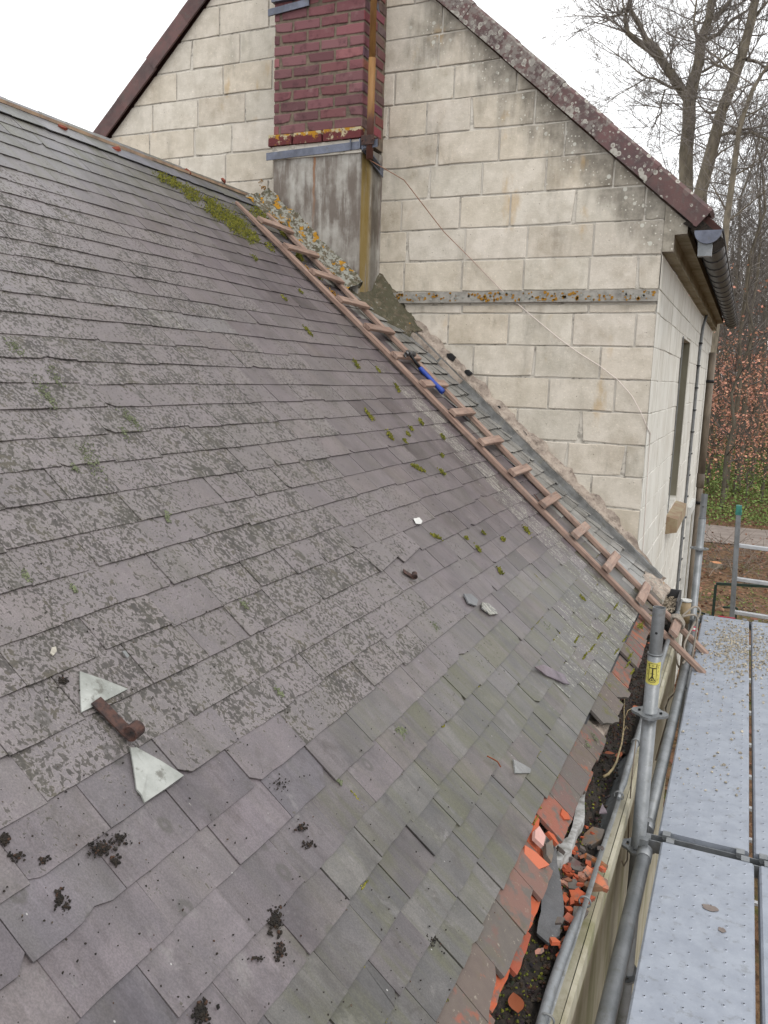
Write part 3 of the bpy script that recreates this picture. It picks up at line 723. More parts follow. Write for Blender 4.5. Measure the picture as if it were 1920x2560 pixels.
roof_hook(rpx(1335, 1238, .014), rpx(1352, 1262, .014), None, .01, .01)
# chimney and gable abutment: mortar flaunching, zinc gutter strip, rough mortar band with holes
def strip(name, rows, mat, masks=None, amp=.006, nsub=6, parent=None, kseed=0):
    """rows: list of cross sections (lists of points) lofted along the slope, subdivided and roughened"""
    m = MB(); W = len(rows[0]); sec = []
    for a, b in zip(rows, rows[1:]):
        for k in range(nsub):
            t = k/nsub; sec.append([Vector(p)*(1-t)+Vector(q)*t for p, q in zip(a, b)])
    sec.append([Vector(p) for p in rows[-1]])
    fine = []
    for r in sec:
        f = []
        for p, q in zip(r, r[1:]): f += [p*(1-t)+q*t for t in (0, .34, .67)]
        fine.append(f+[r[-1]])
    vs = []; W = len(fine[0])
    for r in fine: vs += [p+Vector((mnoise.noise(p*23+Vector((kseed, 0, 0))), mnoise.noise(p*23+Vector((0, 9, kseed))), mnoise.noise(p*21+Vector((3, kseed, 5)))))*amp for p in r]
    m.mask = masks or (0, 0, 0, 1)
    m.add(vs, [(i*W+k, (i+1)*W+k, (i+1)*W+k+1, i*W+k+1) for i in range(len(fine)-1) for k in range(W-1)]); return m.build(name, mat, parent)
CFY = 5.235
rows = []
for s in [k*.1 for k in range(28, 40)]:
    if s > SR+.05: break
    j = rnd.uniform(-.012, .012); up = .05+.02*rnd.random()
    rows.append([roof(s, 5.03+j, .012), roof(s, 5.08+j, .03), roof(s, 5.16+j, .06), roof(s, CFY+.0, .06+up), roof(s, CFY+.012, .05)])
strip('chimney_fillet', rows, MAT['old_fillet'], (0, .9, 1.1, 1), .02, 6, slate_house)
rows = [[roof(s, 5.17+max(0, 2.62-s)*1.1, .008), roof(s, 5.3+max(0, 2.62-s)*.7, .035), roof(s, 5.46, .06), roof(s, GY+.004, .1+.08*ss(2.4, 2.9, s))] for s in (2.36, 2.46, 2.58, 2.68, 2.78, 2.9)]
strip('corner_fillet', rows, MAT['old_fillet'], (0, 1.2, .72, 1), .016, 6, slate_house, 4)
m_zinc('soaker', lin(128, 128, 126, .58), lin(92, 92, 90, .54), .6, .15, .7)
rows = []
for k in range(26):
    s = -.02+k*.1; yy = interp(s, [(0, 5.46), (.4, 5.44), (1, 5.42), (2.1, 5.46), (2.6, 5.47)])
    rows.append([roof(s, yy-.012, .008), roof(s, yy+.012, .034), roof(s, yy+.022, .062), roof(s, yy+.05, .066), roof(s, yy+.07, .05)])
strip('zinc_soaker', rows, MAT['soaker'], None, .006, 3, slate_house)
for (sa, sb) in ((2.1, 2.42), (1.86, 2.08)):
    m = MB(); ya = interp(sa, [(1, 5.42), (2.1, 5.46)])+.01
    m.prism([roof(sa, ya, .06), roof(sa, ya+.09, .06), roof(sb, ya+.09, .06), roof(sb, ya, .06)], -NR*.045); m.build('mortar_block', MAT['iron'] if 0 else MAT['fillet'], slate_house)
rows = []
for k in range(52):
    s = -.05+k*.05; j = rnd.uniform(-.008, .008); yy = interp(s, [(0, 5.515), (1, 5.49), (2.1, 5.51), (2.6, 5.51)])
    top = (.115+.03*mnoise.noise((s*7, 1, 1))+rnd.uniform(-.015, .02))*(.45+.55*ss(.05, .5, s))
    rows.append([roof(s, yy+.02+j*.5, .01), roof(s, yy+.03+j, .066*(.5+.5*ss(.05, .4, s))+j*.3), roof(s, yy+.06+j, .082*(.45+.55*ss(.05, .45, s))+j), roof(s, GY-.02, top), roof(s, GY+.006, top-.012)])
strip('mortar_band', rows, MAT['fillet'], (0, .25, .25, 1), .011, 3, slate_house, 2)
mb = MB()
for (px, py, r) in ((1128, 893, .032), (1170, 932, .026), (1310, 1083, .022), (1392, 1180, .03), (1478, 1260, .028), (1248, 1018, .012)):
    p = at(px, py, 1, GY-.03); pr = []; n = 12
    for k in range(n): t = 2*math.pi*k/n; q = r*rnd.uniform(.75, 1.1); pr.append(p+ES*math.cos(t)*q*1.25+NR*math.sin(t)*q*.7+Vector((0, -.012, 0)))
    mb = MB(); mb.prism(pr, (0, .04, 0)); mb.build('mortar_hole', MAT['dark_hole'], slate_house)
mb = MB(); rows = [[roof(s, 5.24, -.03), roof(s, 5.27, .03+d), roof(s, 5.38, .05+d), roof(s, 5.5, .05+d), roof(s, GY-.02, .03+d), roof(s, GY-.02, -.1)] for s, d in ((-.13, -.07), (-.11, -.012), (-.05, -.006), (.02, -.012), (.08, -.03))]
strip('eave_mortar_end', rows, MAT['fillet'], (0, .5, .8, 1), .018, 5, slate_house, 8)

# ------------------------------------------------------------------ stone house (the tall gable)
stone_house = thing('stone_house', 'taller pale concrete block house with steep gable, red verge tiles and brick chimney', 'house', (-3.26, GY, GZ))
AX, AZ = -3.264, 5.02                   # apex of the gable under the verges
SX = -.585                              # side wall plane
FY = 13.4                               # far end of the house
BC = [(211, 204, 192), (213, 206, 195), (210, 202, 189), (212, 204, 190), (211, 205, 193), (213, 207, 196), (209, 200, 185)]
import bmesh
def clip_build(mb, name, mat, parent, planes):
    o = mb.build(name, mat, parent); b = bmesh.new(); b.from_mesh(o.data)
    for co, no in planes:
        bmesh.ops.bisect_plane(b, geom=b.verts[:]+b.edges[:]+b.faces[:], plane_co=co, plane_no=no, clear_outer=True, dist=1e-6)
    b.to_mesh(o.data); b.free(); return o
slopes = [((AX, GY, AZ), (.875, 0, 1)), ((AX, GY, AZ), (-.9, 0, 1))]
mb = MB(); mb.box((-6.0, GY+.004, GZ), (SX-.006, GY+.3, 5.2)); clip_build(mb, 'gable_wall', MAT['mortar'], stone_house, slopes)
def block(mb, x0, x1, z0, z1, depth, col, axis='y', face=GY, n=3):
    """one wall block: bevelled, slightly dished and chipped front"""
    mb.col = (*col, 1); bv = .0045
    xs = [x0]+[x0+(x1-x0)*k/n for k in range(1, n)]+[x1]
    vs = []; o = [rnd.uniform(-.0025, .0025) for _ in range(4)]
    ring0 = [(x, z0+rnd.uniform(-.003, .003)) for x in xs]+[(x, z1+rnd.uniform(-.003, .003)) for x in reversed(xs)]
    if rnd.random() < .12: ring0[0] = (ring0[0][0]+rnd.uniform(.008, .02), ring0[0][1]+.006)
    if rnd.random() < .12: ring0[n] = (ring0[n][0]-rnd.uniform(.008, .02), ring0[n][1]+.006)
    cx, cz = (x0+x1)/2, (z0+z1)/2
    ring1 = [(x+(bv if x < cx else -bv)*(1 if abs(x-cx) > 1e-4 else 0), z+(bv if z < cz else -bv)) for x, z in ring0]
    P = (lambda x, z, d: (x, face-d, z)) if axis == 'y' else (lambda x, z, d: (face+d, x, z))
    f = depth+rnd.uniform(-.002, .002); tx, tz = rnd.uniform(-.002, .002), rnd.uniform(-.0015, .0015)
    vs = [P(x, z, 0) for x, z in ring0]+[P(x, z, f-.002) for x, z in ring0]+[P(x, z, f+tx*(x-cx)/.2+tz*(z-cz)/.1) for x, z in ring1]
    m = len(ring0); fs = []
    for k in range(m):
        a, b = k, (k+1) % m; q = [(a, b, b+m, a+m), (a+m, b+m, b+2*m, a+2*m)]
        fs += q if axis == 'y' else [tuple(reversed(t)) for t in q]
    cap = tuple(range(2*m, 3*m)); fs.append(cap if axis == 'y' else tuple(reversed(cap))); mb.add(vs, fs)
mb = MB(); CH = .2135; zc = [2.072-CH*k for k in range(0, 24)]
zrows = [(2.006, 2.068)]+[(2.006-CH*(k+1), 2.006-CH*k) for k in range(0, 22)]+[(2.155+CH*k, 2.155+CH*(k+1)) for k in range(0, 14)]
for r, (z0, z1) in enumerate(zrows):
    x = SX; first = True; off = (.0, .21, .1, .31)[(r*7) % 4]
    while x > -6.0:
        wd = .44 if not first else max(.12, .44-off); first = False
        if rnd.random() < .15: wd *= rnd.uniform(.6, .95)
        c = rnd.choice(BC); k = rnd.uniform(.98, 1.02); col = lin(*[min(250, q*k) for q in c], .84)
        block(mb, x-wd+.012, x-.0005, z0+.006, z1-.005, .0042, col); x -= wd
clip_build(mb, 'gable_blocks', MAT['block'], stone_house, slopes)
mb = MB(); mb.mask = (0, 0, 0, 1); mb.box((-2.5, GY-.03, 2.08), (SX-.001, GY-.001, 2.152)); sc = mb.build('string_course', MAT['string_course'], stone_house)
mb = MB()
for k in range(230):
    p = Vector((rnd.uniform(-2.4, SX-.02), GY-.031, rnd.uniform(2.09, 2.145))); r = rnd.uniform(.004, .013)
    n = 7; mb.prism([p+Vector((math.cos(2*math.pi*i/n)*r*rnd.uniform(.6, 1.1), 0, math.sin(2*math.pi*i/n)*r*rnd.uniform(.6, 1.1))) for i in range(n)], (0, -.002, 0), 0 if rnd.random() < .55 else 1)
mb.build('lichen_spots', [MAT['lichen_orange'], MAT['lichen_pale']], sc, 'stuff')
# side wall with a window opening
WY0, WY1, WZ0, WZ1 = 7.79, 8.95, .40, 1.985
mb = MB()
for (y0, y1, z0, z1) in ((GY+.3, WY0, GZ, 2.38), (WY1, FY, GZ, 2.38), (WY0, WY1, GZ, WZ0), (WY0, WY1, WZ1, 2.38)):
    mb.box((SX-.26, y0, z0), (SX, y1, z1))
mb.box((SX-.005, GY+.0045, GZ), (SX, GY+.3, 2.38)); mb.build('side_wall', MAT['side_render'], stone_house)
mb = MB()
for r, (z0, z1) in enumerate(zrows[1:]+[(2.155, 2.155+CH)]+[(2.006, 2.155)]):
    yy = GY-.009; k = 0
    if z0 > 2.3: continue
    while yy < FY:
        wd = (.19 if r % 2 else .4) if k == 0 else .44; y1 = min(yy+wd, FY); k += 1
        segs = [(yy, y1)]
        if z1 > WZ0 and z0 < WZ1: segs = [(a, min(b, WY0)) for a, b in segs if a < WY0]+[(max(a, WY1), b) for a, b in segs if b > WY1]
        for a, b in segs:
            if b-a > .03:
                q = rnd.uniform(.965, 1.02)
                block(mb, a+.002, b-.002, z0+.003, min(z1, 2.383)-.003, .006, (q, q, q), 'x', SX, 1)
        yy = y1
mb.build('side_blocks', MAT['side_render'], stone_house)
mb = MB(); d = .15
mb.box((SX-d-.05, WY0, WZ0), (SX-d, WY0+.07, WZ1)); mb.box((SX-d-.05, WY1-.07, WZ0), (SX-d, WY1, WZ1))
mb.box((SX-d-.05, WY0+.07, WZ1-.08), (SX-d, WY1-.07, WZ1)); mb.box((SX-d-.05, WY0+.07, WZ0), (SX-d, WY1-.07, WZ0+.07)); mb.box((SX-d-.045, (WY0+WY1)/2-.035, WZ0+.07), (SX-d+.004, (WY0+WY1)/2+.035, WZ1-.08))
win = mb.build('window', MAT['window_frame'], stone_house)
mb = MB(); mb.box((SX-d-.035, WY0+.071, WZ0+.071), (SX-d-.028, WY1-.071, WZ1-.081)); mb.build('pane', MAT['glass'], win)
mb = MB(); mb.box((SX-d, WY1-.004, WZ0+.02), (SX-.004, WY1-.001, WZ1-.001)); mb.build('reveal', simple('reveal_render', lin(150, 146, 128, .6), lin(132, 126, 108, .6), 5, .9, stretch=(1, 1, .3)), win)
mb = MB(); mb.prism([(SX-d, WY0-.0, .405), (SX+.105, WY0-.0, .345), (SX+.105, WY0-.0, .225), (SX+.0, WY0-.0, .2), (SX-d, WY0, .2)], (0, WY1-WY0, 0)); mb.build('sill', MAT['sill_stone'], win)
mb = MB(); mb.box((SX+.012, WY0-.03, WZ0), (SX+.02, WY0-.012, WZ1)); mb.build('window_trim', MAT['conduit_grey'], win)
# stepped cornice
KN = [(SX+.001, 2.386), (-.517, 2.386), (-.517, 2.487), (-.442, 2.491), (-.442, 2.556), (-.48, 2.585), (SX+.001, 2.675)]
mb = MB(); mb.col = (*lin(206, 198, 182, .8), 1); mb.prism([(x, GY-.007, z) for x, z in KN], (0, .08, 0)); mb.build('kneeler_stone', MAT['block'], stone_house)
mb = MB(); mb.extrude_y(KN, GY+.0735, FY, 1, closed=True); mb.build('cornice', MAT['cornice_stone'], stone_house)
# verge tiles (angled clay pieces), both slopes
def verge(sign, x0, z0, x1, z1, parent, dens):
    m = MB(); a = Vector((x0, 0, z0)); b = Vector((x1, 0, z1)); d = (b-a).normalized(); up = Vector((-d.z, 0, d.x)) if d.x > 0 else Vector((d.z, 0, -d.x)); Ln = (b-a).length; t = 0; q = 0
    while t < Ln:
        l = min(.42, Ln-t)+.015; k = rnd.uniform(.88, 1.1); m.col = (k, k*rnd.uniform(.96, 1.03), k, 1); m.mask = (dens(t/Ln)+rnd.uniform(-.1, .1), 0, 0, 1)
        p0 = a+d*t; p1 = a+d*(t+l); y0 = GY-.052-.004*(q % 2); y1 = GY-.036-.004*(q % 2); h = .135; lf = .006
        sec = lambda p, e: [p+Vector((0, y0, 0))+up*e, p+Vector((0, y0, 0))+up*(h-.02+e), p+Vector((0, y0+.016, 0))+up*(h+e), p+Vector((0, GY+.2, 0))+up*(h+e), p+Vector((0, GY+.2, 0))+up*(h-.02+e), p+Vector((0, y1, 0))+up*(h-.03+e), p+Vector((0, y1, 0))+up*e]
        A = sec(p0, 0); B = sec(p1, lf); n = len(A)
        m.add(A+B, [(i, (i+1) % n, (i+1) % n+n, i+n) for i in range(n)]+[tuple(range(n-1, -1, -1)), tuple(range(n, 2*n))])
        t += .42; q += 1
    return m.build('verge_tiles', MAT['verge'], parent)
verge(1, -3.264, 5.015, -.405, 2.527, stone_house, lambda t: .85*(1-ss(.5, .95, t))+.2)
verge(-1, -3.264, 5.02, -5.9, 2.65, stone_house, lambda t: -.2)
mb = MB(); h = .11
for (x0, z0, x1, z1, up) in ((AX, AZ, -.30, 2.44, Vector((.66, 0, .75))), (AX, AZ, -5.95, 2.6, Vector((-.67, 0, .74)))):
    p = [Vector((x0, GY+.05, z0)), Vector((x1, GY+.05, z1)), Vector((x1, FY+.1, z1)), Vector((x0, FY+.1, z0))]
    mb.prism([q+up*.03 for q in p], up*.07)
mb.build('roof', MAT['roof_clay'], stone_house)
mb = MB()
for i in range(3):
    t0 = i*.05; mb.prism([(-.47+t0, GY-.03+i*.004, 2.55-t0*.86), (-.40+t0, GY-.03+i*.004, 2.60-t0*.86), (-.33+t0, GY-.03, 2.535-t0*.86), (-.39+t0, GY-.03, 2.50-t0*.86)], (0, .3, 0))
mb.build('verge_end_stones', MAT['soil'], stone_house)
# half round gutter with its hooks
GC = (-.318, 2.497); GR = .08
mb = MB(); arc = [(GC[0]+GR*math.cos(t), GC[1]+GR*math.sin(t)) for t in [math.pi+k*math.pi/12 for k in range(13)]]
arc2 = [(GC[0]+(GR-.004)*math.cos(t), GC[1]+(GR-.004)*math.sin(t)) for t in [2*math.pi-k*math.pi/12 for k in range(13)]]
mb.extrude_y(arc+arc2, GY-.06, FY-.1, 1, closed=True, sm=True); tg = mb.build('half_round_gutter', MAT['dark_gutter'], stone_house)
mb = MB(); mb.prism([(x, GY-.062, z) for x, z in arc], (0, -.004, 0)); mb.build('gutter_end_cap', MAT['lead'], tg)
mb = MB(); mb.prism([(GC[0]-.055, GY-.045, GC[1]-.055), (GC[0]+.03, GY-.045, GC[1]-.06), (GC[0]+.03, GY-.045, GC[1]-.15), (GC[0]-.05, GY-.045, GC[1]-.15)], (0, .05, 0)); mb.build('gutter_spout', MAT['galvanised'], tg)
for k in range(19):
    yy = GY+.35+k*.405; mb = MB(); mb.tube([(GC[0]+(GR+.004)*math.cos(t), yy, GC[1]+(GR+.004)*math.sin(t)) for t in [math.pi+j*math.pi/8 for j in range(9)]], .0045, 5); mb.build('hook', MAT['dark_gutter'], tg)
mb = MB(); bp = [(GC[0]+GR, GY-.06+k*.7, GC[1]) for k in range(12)]; mb.tube(bp, .009, 6); mb.build('gutter_bead', MAT['dark_gutter'], tg)
# conduit with clips, downpipe
mb = MB(); cp = [(SX+.05, 10.55, 2.40), (SX+.028, 10.42, 2.25), (SX+.022, 10.33, 2.0)]+[(SX+.022+.002*math.sin(k), 10.3-.01*k, 1.7-.35*k) for k in range(12)]
mb.tube(cp, .017, 8); cond = mb.build('conduit', MAT['conduit_grey'], stone_house)
for k in range(14):
    z = 2.05-.257*k; mb = MB(); mb.box((SX+.004, 10.26, z-.006), (SX+.046, 10.36, z+.006)); mb.build('clip', MAT['black_iron'], cond)
mb = MB(); px_ = SX+.075; mb.tube([(px_, 12.5, 2.03), (px_, 12.5, .2)], .05, 12); mb.tube([(px_, 12.5, .2), (px_, 12.5, GZ)], .044, 12); dp = mb.build('downpipe', MAT['pipe_brown'], stone_house)
mb = MB(); mb.tube([(px_, 12.5, .32), (px_, 12.5, .12)], .054, 12); mb.build('pipe_collar', MAT['pipe_brown'], dp)
for z in (1.63, -.1):
    mb = MB(); mb.tube([(px_, 12.5, z-.02), (px_, 12.5, z+.02)], .055, 12); mb.build('pipe_clip', MAT['black_iron'], dp)
mb = MB(); mb.box((SX+.007, 11.15, -1.6), (SX+.05, 11.3, .0)); mb.box((SX+.007, 12.0, -1.6), (SX+.05, 12.15, .0)); mb.box((SX+.007, 11.3, -.12), (SX+.05, 12.0, .0))
df = mb.build('door', MAT['white_paint'], stone_house)
mb = MB(); mb.box((SX+.007, 11.3, -1.6), (SX+.03, 12.0, -.12)); mb.build('door_panel', MAT['window_frame'], df)
# chimney: cement plinth, brick shaft with ledge, steel straps
CX0, CX1 = -3.237, -2.542
mb = MB(); n = 14; mb.box((CX0+.004, CFY+.004, 1.6), (CX1-.004, GY+.003, 3.1)); chim = mb.build('chimney', MAT['cement'], stone_house)
BR = [(142, 94, 98), (134, 89, 93), (146, 98, 100), (128, 88, 92), (144, 102, 105), (132, 94, 97), (150, 98, 98)]
mb = MB(); mb.box((CX0+.006, CFY+.008, 3.13), (CX1-.007, GY+.003, 4.9)); sh = mb.build('brick_core', MAT['brick_joint'], chim)
mb = MB(); z = 3.2; r = 0; bh = .0735
while z < 4.85:
    x = CX1-(.0 if r % 2 == 0 else .11); first = r % 2
    if first:
        block(mb, CX1-.105, CX1-.001, z+.0085, z+bh-.0085, .0045, lin(*rnd.choice(BR), .68), 'y', CFY+.006, 1); x = CX1-.112
    while x > CX0+.02:
        x0 = max(x-.213, CX0); k = rnd.uniform(.85, 1.1)
        block(mb, x0+.003, x-.015 if x < CX1-.005 else x-.001, z+.0085, z+bh-.0085, .0045, lin(*[q*k for q in rnd.choice(BR)], .68), 'y', CFY+.006, 2); x = x0
    y = CFY
    segs = [(CFY, CFY+.105), (CFY+.117, CFY+.33)] if r % 2 == 0 else [(CFY, CFY+.21), (CFY+.222, CFY+.36)]
    for a, b in segs: block(mb, a, b-.004, z+.0085, z+bh-.0085, .0045, lin(*[q*rnd.uniform(.85, 1.05) for q in rnd.choice(BR)], .68), 'x', CX1-.006, 1)
    z += bh; r += 1
mb.build('brick_shaft', MAT['brick'], chim)
mb = MB(); x = CX0-.02
for wd in (.2, .235, .3):
    mb.box((x+.001, CFY-.03, 3.128), (x+wd-.016, CFY+.03, 3.198), .003); x += wd
mb.build('brick_ledge', MAT['ledge'], chim)
mb = MB(); mb.box((CX0+.0, CFY-.008, 3.04), (CX1+.004, CFY+.02, 3.126)); mb.build('ledge_mortar', MAT['mortar'], chim)
mb = MB(); mb.obox(((CX0+CX1)/2+.04, CFY-.014, 3.075), ((CX1-CX0)/2+.085, 0, .012), (0, .004, 0), (0, 0, .025)); mb.obox((CX1+.018, CFY+.15, 3.03), (0, .17, -.05), (.004, 0, 0), (0, 0, .031))
for xx in (CX1-.075, CX1-.005): mb.box((xx, CFY-.03, 3.058), (xx+.008, CFY-.016, 3.122))
mb.build('steel_strap', MAT['lead'], chim)
mb = MB(); mb.obox((CX0+.12, CFY-.01, 4.015), (.16, 0, .012), (0, .006, 0), (0, 0, .022)); mb.obox((CX1-.01, CFY+.1, 4.075), (0, .14, -.06), (.006, 0, 0), (0, 0, .022)); mb.box((CX0-.006, CFY-.03, 4.06), (CX1+.02, CFY+.2, 4.12)); mb.build('upper_strap', MAT['lead'], chim)
# painted mast
MX, MY = -2.475, 5.225
mast = thing('mast_pole', 'ochre painted steel mast clamped beside the brick chimney', 'mast', (MX, MY, 2.98))
mb = MB(); mb.tube([(MX, MY, 2.99), (MX, MY, 3.62)], .024, 12); mb.tube([(MX, MY, 3.62), (MX, MY, 5.2)], .0215, 12); mb.build('pole', MAT['mast'], mast)
mb = MB(); mb.box((MX-.05, MY-.034, 3.075), (MX+.04, MY-.022, 3.135)); mb.box((MX-.06, MY+.022, 3.08), (MX+.05, MY+.034, 3.13)); mb.tube([(MX+.034, MY-.045, 3.105), (MX+.034, MY+.05, 3.105)], .006, 6); mb.tube([(MX-.042, MY-.045, 3.105), (MX-.042, MY+.05, 3.105)], .006, 6); mb.build('clamp', MAT['iron'], mast)
mb = MB(); mb.prism([(MX-.07, MY+.03, 3.05), (MX+.03, MY+.09, 2.94), (MX+.03, MY+.09, 2.98), (MX-.03, MY+.03, 3.06)], (0, .02, 0)); mb.build('wall_bracket', MAT['black_iron'], mast)
mb = MB(); mb.box((MX-.05, MY+.0245, 4.0), (MX+.05, MY+.05, 4.06)); mb.build('wall_bracket', MAT['black_iron'], mast)
mb = MB(); cpts = [(966, 392), (1010, 450), (1060, 515), (1110, 580), (1180, 650), (1250, 722), (1330, 790), (1400, 848), (1450, 884), (1500, 915), (1545, 950), (1580, 990), (1602, 1030)]
P3 = [at(px, py, 1, GY-.02) for px, py in cpts]; P3[0] = Vector((MX, MY, 2.985)); P3[1] = at(1010, 450, 1, GY-.25); P3[2] = at(1060, 515, 1, GY-.14); P3[3] = at(1110, 580, 1, GY-.06)
P3 += [Vector((SX+.01, GY-.012, at(1615, 1075, 1, GY).z))]+[Vector((SX+.012, GY+.1+.06*k, P3[-1].z-.14-.3*k)) for k in range(5)]
mb.tube(P3, .003, 6); tag(mb.build('cable', MAT['cable_sheath']), 'thin cable slanting from the mast foot across the gable wall to its corner', 'cable')

# ------------------------------------------------------------------ wooden roof ladder
lad = thing('wooden_ladder', 'weathered wooden roof ladder with flat rungs lying down the slate roof', 'ladder', (-.07, 4.82, .0))
LZ = lambda x: -.86*x-.06
def lp(x, y, h=0): return Vector((x, y, LZ(x)))+NR*h
def rail(y0, y1, bow):
    m = MB(); xs = [-3.13+k*(3.06/14) for k in range(15)]; n = 8; vs = []; uvs = []
    for i, x in enumerate(xs):
        t = i/14; y = y0+(y1-y0)*t+bow*math.sin(t*3.1); c = lp(x, y, .008*math.sin(t*5)-.004+.012*math.sin(math.pi*t)*-.5)
        a, b = .0205, .018
        if i == 0: a, b = .012, .01
        for k in range(n):
            q = 2*math.pi*(k+.5)/n; ca, sa = math.cos(q), math.sin(q)
            f = lambda v: math.copysign(abs(v)**.6, v)
            vs.append(c+Vector((0, 1, 0))*a*f(ca)+NR*b*f(sa)); uvs.append((t*3.9, k/n*.15))
    m.add(vs, [(i*n+k, i*n+(k+1) % n, (i+1)*n+(k+1) % n, (i+1)*n+k) for i in range(14) for k in range(n)]+[tuple(range(n-1, -1, -1)), tuple(range(14*n, 15*n))], uvs=uvs)
    return m.build('rail', MAT['wood'], lad)
rail(4.625, 4.64, .006); rail(5.0, 5.0, .008)
for k in range(15):
    x = -2.965+k*.1925; m = MB(); q = rnd.uniform(.74, .92); m.col = (q, q*.97, q*.96, 1)
    dy = rnd.uniform(-.006, .006); c = lp(x, 4.815+dy, .028); tw = rnd.uniform(-.04, .04)
    lx = Vector((0, .2, .004*rnd.uniform(-1, 1)))+ES*tw*.1
    n0 = len(m.v); m.obox(c, lx, ES*.027, NR*.0105, ch=.003)
    m.uv = [(p[1], p[0]*.8) for p in m.v]
    m.build('rung', MAT['wood'], lad)

# ------------------------------------------------------------------ hammer on the right rail
ham = thing('hammer', 'claw hammer with blue rubber grip resting on the ladder rail', 'hammer', rpx(1060, 935, .05))
ha, hb2 = rpx(1048, 918, .075), rpx(1108, 981, .075)
dh = (hb2-ha).normalized(); h0 = rpx(1024, 884, .1)
m = MB(); m.tube([ha+(h0-ha)*1.0, ha+(h0-ha)*.5, ha+dh*.02], [.009, .0085, .009], 8); m.build('shaft', MAT['black_iron'], ham)
m = MB(); ln = (hb2-ha); m.tube([ha, ha+ln*.06, ha+ln*.3, ha+ln*.55, ha+ln*.8, ha+ln*.93, ha+ln], [.011, .0145, .015, .014, .0155, .019, .016], 12)
m.build('grip', MAT['blue_rubber'], ham)
sdv = dh.cross(NR).normalized(); c = h0-dh*.004
hd = (sdv*-1) if (sdv*-1).y > 0 else sdv
m = MB(); m.tube([c-hd*.018, c+hd*.02, c+hd*.036, c+hd*.042, c+hd*.066], [.018, .018, .014, .0195, .0195], 12)
m.build('head', MAT['steel_tool'], ham)
m = MB(); cl = [c-hd*.014, c-hd*.04+dh*.002, c-hd*.066+dh*.014, c-hd*.082+dh*.036]
for sgn in (-1, 1):
    m.tube([p+NR*.006*sgn*(1+.4*i) for i, p in enumerate(cl)], [.014, .0125, .010, .004], 6)
m.build('claw', MAT['steel_tool'], ham)

# ------------------------------------------------------------------ scaffold
def standard(y, top, label):
    x0 = -.205; o = thing('scaffold_standard', label, 'scaffold post', (x0, y, GZ), 'scaffold posts along the eaves')
    m = MB(); m.tube([(x0, y, GZ), (x0, y, top-.165)], .0242, 20); m.tube([(x0, y, top-.165), (x0, y, top-.16)], [.0255, .0255], 20); m.build('tube', MAT['galvanised'], o)
    m = MB(); n = 20; H = .16; P = lambda a, r, z: (x0+r*math.cos(a), y+r*math.sin(a), z)
    m.tube([(x0, y, top-.17), (x0, y, top)], .0212, 20, cap=False); m.tube([(x0, y, top), (x0, y, top-.15)], .0185, 20, cap=False)
    m.add([P(2*math.pi*k/n, .0212, top) for k in range(n)]+[P(2*math.pi*k/n, .0185, top) for k in range(n)], [(k, (k+1) % n, (k+1) % n+n, k+n) for k in range(n)])
    m.build('spigot', MAT['galvanised'], o)
    m = MB(); dv = Vector((CAM.x-x0, CAM.y-y, 0)).normalized(); dv.rotate(Matrix.Rotation(-.1, 3, 'Z')); sdv = Vector((-dv.y, dv.x, 0)); cc = Vector((x0, y, top-.085))+dv*.0205
    m.prism([cc+sdv*math.cos(t)*.0045+Vector((0, 0, 1))*math.sin(t)*.0045 for t in [k*.6283 for k in range(10)]], dv*.0012); m.build('pin_hole', MAT['dark_hole'], o)
    for z in (top-.375, top-.875, top-1.375):
        m = MB(); th = .009; ring = []; N = 40
        rad = lambda a: .047+.014*abs(math.cos(2*a))**1.5
        V = lambda r, z, a: (x0+r*math.cos(a), y+r*math.sin(a), z)
        vs = []
        for k in range(N):
            a = 2*math.pi*k/N; s_ = abs(math.cos(2*a)); hole = s_ > .82
            r0, r1, r2, r3 = .0244, .031, .0405, rad(a)
            for zz in (z+th/2, z-th/2): vs += [V(r, zz, a) for r in (r0, r1, r2, r3)]
        fs = []
        for k in range(N):
            k2 = (k+1) % N; A = k*8; B = k2*8; hole = abs(math.cos(2*(2*math.pi*(k+.5)/N))) > .82
            for j in range(3):
                if j == 1 and hole: continue
                fs += [(A+j, A+j+1, B+j+1, B+j), (A+4+j, B+4+j, B+5+j, A+5+j)]
            fs.append((A+3, A+7, B+7, B+3))
            if hole: fs += [(A+1, B+1, B+5, A+5), (A+2, A+6, B+6, B+2)]
        m.add(vs, fs); m.build('rosette', MAT['galvanised'], o)
    return o
p1 = standard(2.8, .815, 'near galvanised scaffold post with a yellow sticker, beside the clay eave tiles')
p2 = standard(5.87, .835, 'far galvanised scaffold post without sticker, in front of the house downpipe')
